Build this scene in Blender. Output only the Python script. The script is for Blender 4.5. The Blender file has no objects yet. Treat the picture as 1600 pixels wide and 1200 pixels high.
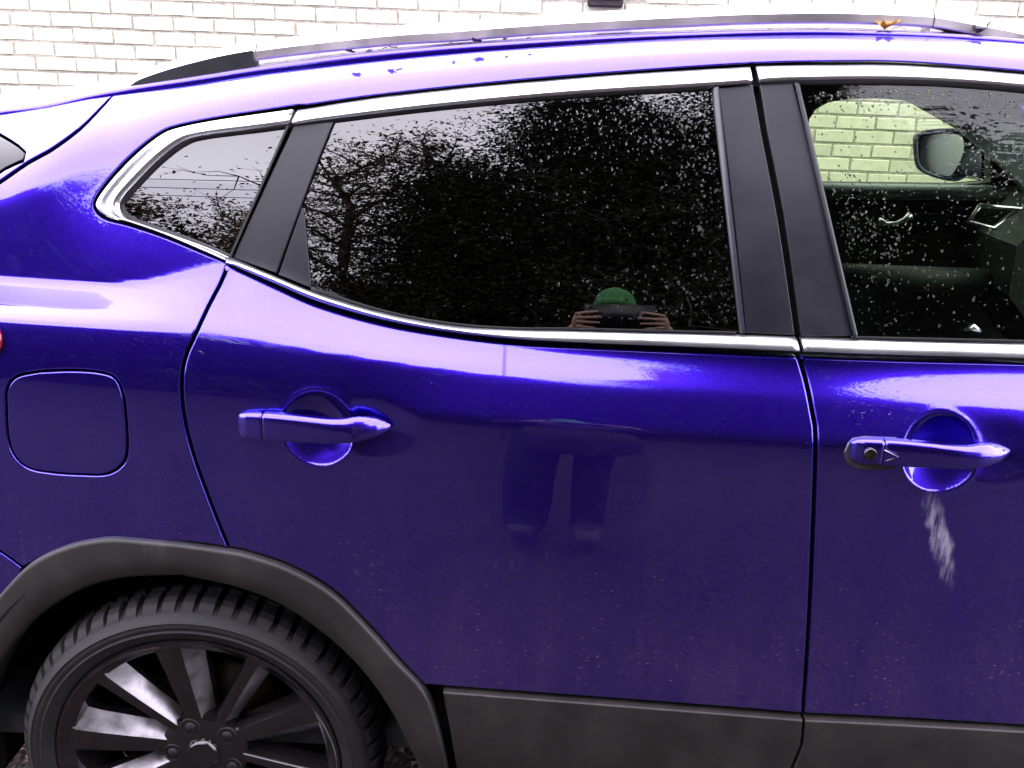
import bpy, bmesh, math, random
import numpy as np
from mathutils import Vector, Matrix
from mathutils.geometry import delaunay_2d_cdt
rad = math.radians
SC = bpy.context.scene
COL = SC.collection
# ------------------------------------------------------------------ camera
F, PITCH, ROLL = 1400.0, rad(18.3), rad(2.1)          # focal length in pixels of a 1600 px wide frame
CAM = np.array([0.0, -1.25, 1.486])
FW = np.array([0, math.cos(PITCH), -math.sin(PITCH)])
UP = np.array([0, math.sin(PITCH), math.cos(PITCH)])
RT = np.array([1.0, 0, 0])
cr, sr = math.cos(ROLL), math.sin(ROLL)
cd = bpy.data.cameras.new('camera'); cam = bpy.data.objects.new('camera', cd); COL.objects.link(cam)
cd.sensor_width = 36; cd.lens = F / 1600 * 36; cd.clip_start = 0.02; cd.clip_end = 500
cx = cr * RT + sr * UP; cy = -sr * RT + cr * UP
M = Matrix(((cx[0], cy[0], -FW[0], CAM[0]), (cx[1], cy[1], -FW[1], CAM[1]), (cx[2], cy[2], -FW[2], CAM[2]), (0, 0, 0, 1)))
cam.matrix_world = M
SC.camera = cam
# ------------------------------------------------------------------ sky, sun, exposure
SUN_EL, SUN_AZ = 60, 5
w = bpy.data.worlds.new('World'); SC.world = w; w.use_nodes = True
nt = w.node_tree; nt.nodes.clear()
out = nt.nodes.new('ShaderNodeOutputWorld'); bg = nt.nodes.new('ShaderNodeBackground')
sky = nt.nodes.new('ShaderNodeTexSky'); sky.sky_type = 'NISHITA'; sky.sun_disc = False
sky.sun_elevation = rad(SUN_EL); sky.sun_rotation = rad(SUN_AZ); sky.dust_density = 3
hs = nt.nodes.new('ShaderNodeHueSaturation'); hs.inputs['Saturation'].default_value = 0.15
mx = nt.nodes.new('ShaderNodeMix'); mx.data_type = 'RGBA'; mx.inputs['Factor'].default_value = 0.8
mx.inputs['B'].default_value = (7.6, 7.3, 8.8, 1)
nt.links.new(sky.outputs[0], hs.inputs['Color']); nt.links.new(hs.outputs[0], mx.inputs['A'])
tc = nt.nodes.new('ShaderNodeTexCoord'); nz = nt.nodes.new('ShaderNodeTexNoise')
nz.inputs['Scale'].default_value = 2.2; nz.inputs['Detail'].default_value = 5
mr = nt.nodes.new('ShaderNodeMapRange'); mr.inputs[1].default_value = 0.3; mr.inputs[2].default_value = 0.7
mr.inputs[3].default_value = 0.86; mr.inputs[4].default_value = 1.12
ml = nt.nodes.new('ShaderNodeMix'); ml.data_type = 'RGBA'; ml.blend_type = 'MULTIPLY'; ml.inputs['Factor'].default_value = 1
nt.links.new(tc.outputs['Generated'], nz.inputs['Vector']); nt.links.new(nz.outputs['Fac'], mr.inputs[0])
nt.links.new(mx.outputs['Result'], ml.inputs['A']); nt.links.new(mr.outputs[0], ml.inputs['B'])
nt.links.new(ml.outputs['Result'], bg.inputs['Color']); bg.inputs['Strength'].default_value = 0.1
nt.links.new(bg.outputs[0], out.inputs[0])
sd = bpy.data.lights.new('sun', 'SUN'); sd.energy = 0.5; sd.angle = rad(178); sd.color = (1, 0.96, 0.92)
so = bpy.data.objects.new('sun', sd); COL.objects.link(so)
# the sky's sun stands at compass rotation SUN_AZ from +Y towards +X
sdir = Vector((math.sin(rad(SUN_AZ)) * math.cos(rad(SUN_EL)), math.cos(rad(SUN_AZ)) * math.cos(rad(SUN_EL)), math.sin(rad(SUN_EL))))
so.rotation_euler = sdir.to_track_quat('Z', 'Y').to_euler(); so.location = (0, -3, 12)
vs = SC.view_settings; vs.view_transform = 'Standard'; vs.look = 'None'; vs.exposure = 3.2; vs.gamma = 1
SC.cycles.max_bounces = 10; SC.cycles.transparent_max_bounces = 16

# ------------------------------------------------------------------ materials
MATS = {}
def new_mat(name):
    m = bpy.data.materials.new(name); m.use_nodes = True; m.node_tree.nodes.clear(); MATS[name] = m
    n = m.node_tree
    o = n.nodes.new('ShaderNodeOutputMaterial')
    return m, n, o
def N(n, t, **k):
    a = n.nodes.new(t)
    for key, v in k.items():
        if key in a.inputs: a.inputs[key].default_value = v
        else: setattr(a, key, v)
    return a
def princ(n, col, rough, metal=0.0, spec=0.5, coat=0.0, coatr=0.03):
    p = N(n, 'ShaderNodeBsdfPrincipled')
    p.inputs['Base Color'].default_value = (*col, 1); p.inputs['Roughness'].default_value = rough
    p.inputs['Metallic'].default_value = metal; p.inputs['Specular IOR Level'].default_value = spec
    p.inputs['Coat Weight'].default_value = coat; p.inputs['Coat Roughness'].default_value = coatr
    return p
def noise(n, scale, detail=4, rough=0.6, vec=None):
    a = N(n, 'ShaderNodeTexNoise'); a.inputs['Scale'].default_value = scale; a.inputs['Detail'].default_value = detail
    a.inputs['Roughness'].default_value = rough
    if vec is None:
        t = N(n, 'ShaderNodeTexCoord'); vec = t.outputs['Object']
    n.links.new(vec, a.inputs['Vector'])
    return a
def maprange(n, src, a, b, c, d, smooth=False):
    m = N(n, 'ShaderNodeMapRange'); m.clamp = True
    if smooth: m.interpolation_type = 'SMOOTHSTEP'
    for i, v in enumerate((a, b, c, d)): m.inputs[i + 1].default_value = v
    n.links.new(src, m.inputs[0]); return m.outputs[0]
def math2(n, op, a, b):
    m = N(n, 'ShaderNodeMath', operation=op)
    for i, v in enumerate((a, b)):
        if isinstance(v, (int, float)): m.inputs[i].default_value = v
        else: n.links.new(v, m.inputs[i])
    return m.outputs[0]
def bump(n, src, strength, dist=0.01):
    b = N(n, 'ShaderNodeBump'); b.inputs['Strength'].default_value = strength; b.inputs['Distance'].default_value = dist
    n.links.new(src, b.inputs['Height']); return b.outputs[0]
def mixcol(n, fac, a, b):
    m = N(n, 'ShaderNodeMix'); m.data_type = 'RGBA'
    m.inputs['A'].default_value = (*a, 1) if isinstance(a, tuple) else (0, 0, 0, 1)
    m.inputs['B'].default_value = (*b, 1) if isinstance(b, tuple) else (0, 0, 0, 1)
    if not isinstance(a, tuple): n.links.new(a, m.inputs['A'])
    if not isinstance(b, tuple): n.links.new(b, m.inputs['B'])
    n.links.new(fac, m.inputs['Factor']); return m.outputs['Result']
def simple(name, col, rough, metal=0.0, spec=0.5, coat=0.0, var=0.25, scale=30, bmp=0.0, bscale=200, rvar=0.1):
    m, n, o = new_mat(name)
    p = princ(n, col, rough, metal, spec, coat)
    ns = noise(n, scale)
    f = maprange(n, ns.outputs['Fac'], 0.3, 0.7, 0, 1)
    lo = tuple(c * (1 - var) for c in col); hi = tuple(min(1, c * (1 + var)) for c in col)
    n.links.new(mixcol(n, f, lo, hi), p.inputs['Base Color'])
    n.links.new(maprange(n, ns.outputs['Fac'], 0.3, 0.7, max(0.0, rough - rvar), min(1, rough + rvar)), p.inputs['Roughness'])
    if bmp:
        b = noise(n, bscale, 3)
        n.links.new(bump(n, b.outputs['Fac'], bmp, 0.002), p.inputs['Normal'])
    n.links.new(p.outputs[0], o.inputs[0]); return m
def ell(n, x, z, rx, rz, rot=0.0, soft=0.2, dist=0.0, dscale=20):
    """a mask with a shape of its own, round (x, z) on the car's side, in metres"""
    t = N(n, 'ShaderNodeTexCoord'); v = t.outputs['Object']
    if dist:
        nn = noise(n, dscale, 3)
        s = N(n, 'ShaderNodeVectorMath', operation='SUBTRACT'); s.inputs[1].default_value = (0.5, 0.5, 0.5)
        n.links.new(nn.outputs['Color'], s.inputs[0])
        sc = N(n, 'ShaderNodeVectorMath', operation='SCALE'); sc.inputs['Scale'].default_value = dist
        n.links.new(s.outputs[0], sc.inputs[0])
        ad = N(n, 'ShaderNodeVectorMath', operation='ADD'); n.links.new(v, ad.inputs[0]); n.links.new(sc.outputs[0], ad.inputs[1])
        v = ad.outputs[0]
    s = N(n, 'ShaderNodeVectorMath', operation='SUBTRACT'); s.inputs[1].default_value = (x, 0, z); n.links.new(v, s.inputs[0])
    r = N(n, 'ShaderNodeVectorRotate', rotation_type='Y_AXIS'); r.inputs['Angle'].default_value = rot; n.links.new(s.outputs[0], r.inputs['Vector'])
    m = N(n, 'ShaderNodeVectorMath', operation='MULTIPLY'); m.inputs[1].default_value = (1 / rx, 0, 1 / rz); n.links.new(r.outputs[0], m.inputs[0])
    l = N(n, 'ShaderNodeVectorMath', operation='LENGTH'); n.links.new(m.outputs[0], l.inputs[0])
    return maprange(n, l.outputs['Value'], 1 - soft, 1 + soft, 1, 0, True)
PAINT = (0.036, 0.009, 0.44)
def paint_mat(name, door=None):
    m, n, o = new_mat(name)
    p = princ(n, PAINT, 0.29, 1.0, 0.5, 1.0, 0.0)
    p.inputs['Coat IOR'].default_value = 1.68
    # metallic flakes
    vo = N(n, 'ShaderNodeTexVoronoi'); vo.inputs['Scale'].default_value = 620
    t = N(n, 'ShaderNodeTexCoord'); n.links.new(t.outputs['Object'], vo.inputs['Vector'])
    fl = maprange(n, vo.outputs['Color'], 0, 1, 0.7, 1.3)
    mc = N(n, 'ShaderNodeMix'); mc.data_type = 'RGBA'; mc.blend_type = 'MULTIPLY'; mc.inputs['Factor'].default_value = 1
    mc.inputs['A'].default_value = (*PAINT, 1); n.links.new(fl, mc.inputs['B']); n.links.new(mc.outputs['Result'], p.inputs['Base Color'])
    # orange peel in the lacquer
    op = noise(n, 140, 2); n.links.new(bump(n, op.outputs['Fac'], 0.004, 0.002), p.inputs['Coat Normal'])
    # road film and splashes: brown dust, thickest low on the doors, in patches
    sep = N(n, 'ShaderNodeSeparateXYZ'); n.links.new(t.outputs['Object'], sep.inputs[0])
    z = sep.outputs['Z']
    hgt = maprange(n, z, 0.93, 1.02, 1, 0.0, True)
    mpf = N(n, 'ShaderNodeMapping'); mpf.inputs['Scale'].default_value = (9, 0, 3); n.links.new(t.outputs['Object'], mpf.inputs['Vector'])
    ns = noise(n, 1, 6, 0.65, mpf.outputs[0]); cl = maprange(n, ns.outputs['Fac'], 0.3, 0.7, 0.15, 1.25)
    film = math2(n, 'MULTIPLY', math2(n, 'MULTIPLY', hgt, cl), 0.016)
    # little dried splashes
    mp = N(n, 'ShaderNodeMapping'); mp.inputs['Scale'].default_value = (75, 0, 190); n.links.new(t.outputs['Object'], mp.inputs['Vector'])
    v2 = N(n, 'ShaderNodeTexVoronoi'); v2.inputs['Scale'].default_value = 1; n.links.new(mp.outputs[0], v2.inputs['Vector'])
    sp = maprange(n, v2.outputs['Distance'], 0.07, 0.24, 1, 0)
    dn = noise(n, 9, 3); where = maprange(n, dn.outputs['Fac'], 0.40, 0.60, 0, 1)
    low = maprange(n, z, 0.62, 0.90, 1, 0.12)
    bs = N(n, 'ShaderNodeSeparateXYZ'); n.links.new(v2.outputs['Color'], bs.inputs[0])
    some = maprange(n, bs.outputs['X'], 0.3, 0.85, 0, 0.8)
    spl = math2(n, 'MULTIPLY', math2(n, 'MULTIPLY', sp, some), math2(n, 'MULTIPLY', where, math2(n, 'MULTIPLY', low, hgt)))
    film = math2(n, 'MULTIPLY', film, maprange(n, z, .56, .78, 2.4, 1.0, True))
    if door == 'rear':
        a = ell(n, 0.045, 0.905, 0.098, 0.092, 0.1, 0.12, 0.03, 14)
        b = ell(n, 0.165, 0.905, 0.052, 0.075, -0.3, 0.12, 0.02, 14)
        person_refl = math2(n, 'MAXIMUM', a, b)  # person's dark reflection painted in: dust film thinned within its outline
        film = math2(n, 'MULTIPLY', film, maprange(n, person_refl, 0, 1, 1, 0.25))
    film = math2(n, 'MINIMUM', math2(n, 'ADD', film, math2(n, 'MULTIPLY', spl, 0.45)), 0.9)
    if door == 'rear':           # a water run from the window seal
        n.links.new(maprange(n, ell(n, -.0125, 1.045, .0032, .078, .02, .4, .004, 30), 0, 1, 1.0, 0.45), p.inputs['Coat Weight'])
    dirt = N(n, 'ShaderNodeBsdfDiffuse'); dirt.inputs['Color'].default_value = (0.32, 0.19, 0.20, 1)
    ms = N(n, 'ShaderNodeMixShader'); n.links.new(film, ms.inputs[0]); n.links.new(p.outputs[0], ms.inputs[1]); n.links.new(dirt.outputs[0], ms.inputs[2])
    last = ms.outputs[0]
    if door == 'roof':           # dry dust and tree dirt on the roof skin
        k = maprange(n, ns.outputs['Fac'], 0.3, 0.7, 0.22, 0.42)
        wd = N(n, 'ShaderNodeBsdfDiffuse'); wd.inputs['Color'].default_value = (0.34, 0.27, 0.25, 1)
        m2 = N(n, 'ShaderNodeMixShader'); n.links.new(k, m2.inputs[0]); n.links.new(last, m2.inputs[1]); n.links.new(wd.outputs[0], m2.inputs[2]); last = m2.outputs[0]
    if door == 'front':          # pale smear running down below the handle, torn into streaks
        a = ell(n, 0.674, 0.842, 0.013, 0.066, 0.36, 0.5, 0.03, 26)
        mp = N(n, 'ShaderNodeMapping'); mp.inputs['Scale'].default_value = (120, 20, 22); mp.inputs['Rotation'].default_value = (0, -0.2, 0)
        n.links.new(t.outputs['Object'], mp.inputs['Vector'])
        st = noise(n, 1.0, 4, 0.6, mp.outputs[0])
        k = math2(n, 'MULTIPLY', a, maprange(n, st.outputs['Fac'], 0.38, 0.62, 0.02, 0.38))
        wd = N(n, 'ShaderNodeBsdfDiffuse'); wd.inputs['Color'].default_value = (0.55, 0.52, 0.62, 1)
        m2 = N(n, 'ShaderNodeMixShader'); n.links.new(k, m2.inputs[0]); n.links.new(last, m2.inputs[1]); n.links.new(wd.outputs[0], m2.inputs[2]); last = m2.outputs[0]
    n.links.new(last, o.inputs[0]); return m
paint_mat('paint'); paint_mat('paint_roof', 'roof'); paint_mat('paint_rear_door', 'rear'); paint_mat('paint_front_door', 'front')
simple('chrome', (0.70, 0.70, 0.73), 0.33, 1.0, var=0.05, scale=8, rvar=0.05)
simple('rail_alu', (0.72, 0.65, 0.67), 0.44, 1.0, var=0.08, scale=12)
simple('trim_satin', (0.009, 0.009, 0.0145), 0.42, 0, 0.45, var=0.15, scale=6, bmp=0.04, bscale=900)
simple('trim_gloss', (0.03, 0.03, 0.04), 0.2, 0, 0.5, var=0.15, scale=6)
simple('rubber', (0.012, 0.012, 0.013), 0.6, 0, 0.35, var=0.2)
simple('black', (0.006, 0.006, 0.007), 0.8, 0, 0.2, var=0.2)
simple('interior', (0.026, 0.029, 0.034), 0.6, 0, 0.4, var=0.25, bmp=0.1, bscale=500)
simple('interior_grey', (0.20, 0.23, 0.25), 0.55, 0, 0.4, var=0.1, bmp=0.1, bscale=500)
simple('headliner', (0.045, 0.05, 0.06), 0.9, 0, 0.2, var=0.1)
simple('seat_fabric', (0.02, 0.017, 0.017), 0.85, 0, 0.3, var=0.3, scale=80, bmp=0.2, bscale=900)
simple('alloy', (0.026, 0.022, 0.024), 0.14, 0.75, 0.5, coat=0.7, var=0.25, scale=18)
simple('alloy_dusty_lit', (0.24, 0.225, 0.245), 0.36, 0.8, 0.5, var=0.6, scale=26)  # spoke flanks: mottled dust, plus sky brightness put into the colour
simple('disc', (0.06, 0.04, 0.03), 0.5, 0.7, var=0.5, scale=40)
simple('lamp_red', (0.16, 0.008, 0.012), 0.08, 0, 0.6, coat=1, var=0.1)
simple('phone_black', (0.008, 0.008, 0.010), 0.25, 0, 0.5, var=0.1)
simple('coat_dark', (0.030, 0.022, 0.022), 0.85, 0, 0.3, var=0.3, scale=14, bmp=0.3, bscale=60)
simple('trousers', (0.008, 0.008, 0.014), 0.85, 0, 0.3, var=0.3, scale=14, bmp=0.3, bscale=60)
simple('boots', (0.03, 0.02, 0.015), 0.6, 0, 0.4)
simple('skin', (0.42, 0.24, 0.17), 0.5, 0, 0.4, var=0.12, scale=40)
simple('hair', (0.03, 0.02, 0.012), 0.6, 0, 0.4, var=0.4, scale=60)
simple('green_knit', (0.05, 0.18, 0.06), 0.9, 0, 0.2, var=0.4, scale=120, bmp=0.5, bscale=150)
simple('bark', (0.06, 0.045, 0.035), 0.9, 0, 0.2, var=0.5, scale=12, bmp=0.6, bscale=30)
simple('leaf_green', (0.012, 0.015, 0.009), 0.8, 0, 0.1, var=0.5, scale=3)
simple('leaf_autumn', (0.10, 0.07, 0.025), 0.6, 0, 0.3, var=0.5, scale=3)
simple('leaf_yellow', (0.75, 0.36, 0.03), 0.6, 0, 0.3, var=0.3, scale=120)
simple('leaf_dark', (0.05, 0.03, 0.05), 0.7, 0, 0.3, var=0.4, scale=100)
simple('mortar', (0.37, 0.335, 0.28), 0.95, 0, 0.2, var=0.3, scale=40, bmp=0.6, bscale=120)
simple('vent_dark', (0.035, 0.028, 0.032), 0.6, 0, 0.3, var=0.4, scale=40, bmp=0.3, bscale=80)
simple('wood_pole', (0.12, 0.09, 0.07), 0.9, 0, 0.2, var=0.3, scale=10)
simple('pebble', (0.15, 0.10, 0.085), 0.85, 0, 0.3, var=0.5, scale=25)
def cladding_mat():
    m, n, o = new_mat('cladding')
    p = princ(n, (0.03, 0.027, 0.027), 0.5, 0, 0.4)
    g = noise(n, 700, 2); n.links.new(bump(n, g.outputs['Fac'], 0.25, 0.001), p.inputs['Normal'])
    ns = noise(n, 7, 6, 0.7); f = maprange(n, ns.outputs['Fac'], 0.35, 0.75, 0.0, 0.42)
    t = N(n, 'ShaderNodeTexCoord')                                  # dried water runs
    mp = N(n, 'ShaderNodeMapping'); mp.inputs['Scale'].default_value = (42, 20, 7); n.links.new(t.outputs['Object'], mp.inputs['Vector'])
    s = noise(n, 1, 4, 0.6, mp.outputs[0]); run = maprange(n, s.outputs['Fac'], 0.55, 0.75, 0, 1)
    a = math2(n, 'MULTIPLY', run, ell(n, -0.60, 0.765, 0.07, 0.03, 0, 0.4, 0.03, 30))
    f = math2(n, 'MINIMUM', math2(n, 'ADD', f, math2(n, 'MULTIPLY', a, 0.8)), 0.9)
    n.links.new(mixcol(n, f, (0.0068, 0.0056, 0.0054), (0.045, 0.038, 0.035)), p.inputs['Base Color'])
    n.links.new(p.outputs[0], o.inputs[0])
cladding_mat()
def tyre_mat():
    m, n, o = new_mat('tyre')
    p = princ(n, (0.022, 0.021, 0.023), 0.68, 0, 0.35)
    ns = noise(n, 14, 6, 0.7); f = maprange(n, ns.outputs['Fac'], 0.4, 0.8, 0.0, 0.35)
    n.links.new(mixcol(n, f, (0.006, 0.0055, 0.0065), (0.03, 0.027, 0.025)), p.inputs['Base Color'])
    g = noise(n, 260, 3); n.links.new(bump(n, g.outputs['Fac'], 0.2, 0.001), p.inputs['Normal'])
    n.links.new(p.outputs[0], o.inputs[0])
tyre_mat()
def pane_mat(name, tint, refl=1.5):
    """thin glass sheet: Fresnel mirror over a tinted clear body"""
    m, n, o = new_mat(name)
    tr = N(n, 'ShaderNodeBsdfTransparent'); tr.inputs['Color'].default_value = (*tint, 1)
    gl = N(n, 'ShaderNodeBsdfGlossy'); gl.inputs['Roughness'].default_value = 0.0
    fr = N(n, 'ShaderNodeFresnel'); fr.inputs['IOR'].default_value = refl
    ms = N(n, 'ShaderNodeMixShader'); n.links.new(fr.outputs[0], ms.inputs[0]); n.links.new(tr.outputs[0], ms.inputs[1]); n.links.new(gl.outputs[0], ms.inputs[2])
    n.links.new(ms.outputs[0], o.inputs[0])
pane_mat('privacy_glass', (0.012, 0.012, 0.014), 1.9); pane_mat('clear_glass', (0.67, 0.76, 0.61), 1.45)
m, n, o = new_mat('water')
g = N(n, 'ShaderNodeBsdfGlass'); g.inputs['IOR'].default_value = 1.33; g.inputs['Roughness'].default_value = 0.0
n.links.new(g.outputs[0], o.inputs[0])
m, n, o = new_mat('mirror_glass')
g = N(n, 'ShaderNodeBsdfGlossy'); g.inputs['Roughness'].default_value = 0.3; g.inputs['Color'].default_value = (0.30, 0.31, 0.30, 1)
n.links.new(g.outputs[0], o.inputs[0])
def brick_mat():
    m, n, o = new_mat('painted_brick')
    p = princ(n, (0.8, 0.77, 0.66), 0.7, 0, 0.3)
    oi = N(n, 'ShaderNodeObjectInfo'); t = N(n, 'ShaderNodeTexCoord')
    ad = N(n, 'ShaderNodeVectorMath', operation='ADD'); n.links.new(t.outputs['Object'], ad.inputs[0])
    sc = N(n, 'ShaderNodeMath', operation='MULTIPLY'); n.links.new(oi.outputs['Random'], sc.inputs[0]); sc.inputs[1].default_value = 37
    n.links.new(sc.outputs[0], ad.inputs[1])
    ns = noise(n, 22, 6, 0.65, ad.outputs[0]); f = maprange(n, ns.outputs['Fac'], 0.3, 0.75, 0, 1)
    col = mixcol(n, f, (0.72, 0.69, 0.53), (0.60, 0.57, 0.43))
    hv = maprange(n, oi.outputs['Random'], 0, 1, 0.86, 1.06)
    mc = N(n, 'ShaderNodeMix'); mc.data_type = 'RGBA'; mc.blend_type = 'MULTIPLY'; mc.inputs['Factor'].default_value = 1
    n.links.new(col, mc.inputs['A']); n.links.new(hv, mc.inputs['B']); n.links.new(mc.outputs['Result'], p.inputs['Base Color'])
    b = noise(n, 120, 4, 0.6, ad.outputs[0]); n.links.new(bump(n, b.outputs['Fac'], 0.35, 0.004), p.inputs['Normal'])
    n.links.new(p.outputs[0], o.inputs[0])
brick_mat()
def ground_mat():
    m, n, o = new_mat('gravel')
    p = princ(n, (0.2, 0.14, 0.12), 0.8, 0, 0.35)
    v = N(n, 'ShaderNodeTexVoronoi'); v.inputs['Scale'].default_value = 55
    t = N(n, 'ShaderNodeTexCoord'); n.links.new(t.outputs['Object'], v.inputs['Vector'])
    ns = noise(n, 1.3, 6, 0.7); f = maprange(n, ns.outputs['Fac'], 0.35, 0.7, 0, 1)
    s = N(n, 'ShaderNodeSeparateXYZ'); n.links.new(v.outputs['Color'], s.inputs[0])
    st = mixcol(n, s.outputs['X'], (0.010, 0.0055, 0.0048), (0.038, 0.023, 0.020))
    n.links.new(mixcol(n, f, st, (0.013, 0.0075, 0.006)), p.inputs['Base Color'])
    n.links.new(bump(n, v.outputs['Distance'], 0.8, 0.01), p.inputs['Normal'])
    n.links.new(p.outputs[0], o.inputs[0])
ground_mat()

# ------------------------------------------------------------------ object helpers
def link(name, mesh, mat=None, parent=None):
    o = bpy.data.objects.new(name, mesh); COL.objects.link(o)
    if mat: mesh.materials.append(MATS[mat])
    if parent is not None:
        o.parent = parent; o.matrix_parent_inverse = parent_world(parent).inverted()
    return o
def parent_world(p):
    m = Matrix.LocRotScale(p.location, p.rotation_euler, p.scale)
    if p.parent is not None: m = parent_world(p.parent) @ p.matrix_parent_inverse @ m
    return m
def mesh_obj(name, verts, faces, mat, parent=None, smooth=True, normals=None):
    me = bpy.data.meshes.new(name)
    me.from_pydata([tuple(map(float, v)) for v in verts], [], [tuple(map(int, f)) for f in faces]); me.update()
    if smooth: me.polygons.foreach_set('use_smooth', [True] * len(me.polygons))
    if normals is not None: me.normals_split_custom_set_from_vertices([tuple(map(float, v)) for v in normals])
    return link(name, me, mat, parent)
def tag(o, label=None, cat=None, group=None, kind=None):
    if label: o['label'] = label
    if cat: o['category'] = cat
    if group: o['group'] = group
    if kind: o['kind'] = kind
    return o
def empty(name, loc):
    o = bpy.data.objects.new(name, None); COL.objects.link(o); o.location = loc; o.empty_display_size = 0.1; return o
def bm_obj(name, bm, mat, parent=None, smooth=False):
    me = bpy.data.meshes.new(name); bm.normal_update(); bm.to_mesh(me); bm.free()
    if smooth: me.polygons.foreach_set('use_smooth', [True] * len(me.polygons))
    return link(name, me, mat, parent)
def box_bm(c, s, bev=0.0, bm=None, rot=None):
    b = bm or bmesh.new()
    r = bmesh.ops.create_cube(b, size=1)
    mt = Matrix.Translation(c) @ (rot or Matrix.Identity(4)) @ Matrix.Diagonal((*s, 1))
    bmesh.ops.transform(b, matrix=mt, verts=r['verts'])
    if bev: bmesh.ops.bevel(b, geom=list({e for v in r['verts'] for e in v.link_edges}), offset=bev, segments=2, affect='EDGES')
    return b
def grid_faces(nu, nv, close_v=False):
    fs = []
    for i in range(nu - 1):
        for j in range(nv if close_v else nv - 1):
            j2 = (j + 1) % nv
            fs.append((i * nv + j, i * nv + j2, (i + 1) * nv + j2, (i + 1) * nv + j))
    return fs
def tube(pts, radii, sides=8, cap=True):
    """verts and faces of a tube through pts"""
    pts = [Vector(p) for p in pts]; vs, fs = [], []
    ref = Vector((0.13, 0.21, 0.97))
    for i, p in enumerate(pts):
        t = (pts[min(i + 1, len(pts) - 1)] - pts[max(i - 1, 0)]).normalized()
        a = t.cross(ref); a = a.normalized() if a.length > 1e-4 else t.orthogonal().normalized(); b = t.cross(a)
        for k in range(sides):
            q = 2 * math.pi * k / sides; vs.append(p + (a * math.cos(q) + b * math.sin(q)) * radii[i])
    fs = grid_faces(len(pts), sides, True)
    if cap:
        fs.append(tuple(range(sides))[::-1]); fs.append(tuple((len(pts) - 1) * sides + k for k in range(sides)))
    return vs, fs
def cat_rom(pts, n):
    """smooth curve through the points, n samples even along its length"""
    P = np.array(pts, float)
    if len(P) == 2:
        D = P[0] + (P[1] - P[0]) * np.linspace(0, 1, n)[:, None]; return D
    E = np.vstack([2 * P[0] - P[1], P, 2 * P[-1] - P[-2]]); outp = []
    for i in range(1, len(E) - 2):
        t = np.linspace(0, 1, 24, endpoint=False)[:, None]
        p0, p1, p2, p3 = E[i - 1], E[i], E[i + 1], E[i + 2]
        outp.append(0.5 * (2 * p1 + (p2 - p0) * t + (2 * p0 - 5 * p1 + 4 * p2 - p3) * t ** 2 + (3 * p1 - p0 - 3 * p2 + p3) * t ** 3))
    D = np.vstack(outp + [P[-1:]])
    s = np.r_[0, np.cumsum(np.linalg.norm(np.diff(D, axis=0), axis=1))]
    q = np.linspace(0, s[-1], n)
    return np.stack([np.interp(q, s, D[:, k]) for k in range(D.shape[1])], 1)
# ------------------------------------------------------------------ the car's side as a surface Y = S(x, z)
XG = np.arange(-1.6, 3.01, 0.01); ZG = np.arange(0.10, 1.70, 0.004)
def blur(a, sig, ax=-1):
    k = np.exp(-0.5 * (np.arange(-int(3 * sig) - 1, int(3 * sig) + 2) / sig) ** 2); k /= k.sum(); p = len(k) // 2
    return np.apply_along_axis(lambda v: np.convolve(np.pad(v, p, mode='edge'), k, 'valid'), ax, a)
def curve(pts, sig=4): p = np.array(pts, float); return blur(np.interp(XG, p[:, 0], p[:, 1]), sig)
zs = curve([(-1.4, 1.105), (-.758, 1.111), (-.484, 1.113), (-.286, 1.092), (-.115, 1.072), (.096, 1.058), (.431, 1.053), (.767, 1.052), (1.6, 1.03), (2.9, .95)])
zc = curve([(-1.4, 1.03), (-.4, 1.015), (-.151, 1.006), (.099, .996), (.453, .992), (.768, .99), (1.6, .97), (2.9, .89)])
zb = curve([(-1.4, 1.15), (-.75, 1.152), (-.62, 1.157), (-.56, 1.17), (-.50, 1.193), (-.432, 1.209), (-.295, 1.151), (-.19, 1.127), (-.1, 1.12), (.1, 1.12), (.438, 1.118), (.78, 1.121), (1.6, 1.115), (2.9, 1.03)], 3)
zt = curve([(-1.4, 1.33), (-.9, 1.36), (-.574, 1.399), (-.365, 1.446), (-.018, 1.494), (.359, 1.534), (.584, 1.544), (.786, 1.539), (1.2, 1.50), (1.6, 1.42), (2.9, 1.38)])
zd = curve([(-1.4, 1.355), (-1.1, 1.385), (-.884, 1.418), (-.832, 1.427), (-.72, 1.452), (-.673, 1.46), (-.566, 1.477), (-.459, 1.497), (-.26, 1.526), (-.126, 1.541), (-.031, 1.55), (.17, 1.567), (.304, 1.576), (.466, 1.584), (.646, 1.586), (.735, 1.584), (.823, 1.581), (.928, 1.571), (1.2, 1.545), (1.6, 1.46), (2.9, 1.43)])
A8 = curve([(-.5, 8), (-.25, 9), (-.1, 22), (.3, 24), (3, 24)])
A9 = curve([(-.8, 13), (-.3, 15), (-.1, 24), (.3, 26), (3, 26)])
A10 = curve([(-1, 46), (-.3, 44), (-.115, 47), (.1, 50), (.2, 46), (.27, 37), (.32, 31), (.43, 29), (.55, 42), (.77, 50), (3, 50)])
A11 = curve([(-1, 38), (-.3, 36), (-.115, 41), (.1, 43), (.2, 38), (.3, 28), (.43, 24), (.58, 32), (.77, 38), (3, 38)])
A12 = curve([(-1, 17), (-.65, 18), (-.43, 30), (-.3, 26), (-.1, 20), (.1, 18), (.35, 15), (.6, 9), (3, 9)])
Z14 = curve([(-1.4, 1.22), (-.95, 1.235), (-.83, 1.275), (-.72, 1.325), (-.63, 1.36), (-.52, 1.376), (-.4, 1.405), (-.365, 1.416), (-.018, 1.464), (.359, 1.504), (.584, 1.514), (.786, 1.509), (1.2, 1.47), (1.6, 1.39), (2.9, 1.35)], 3)
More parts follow.
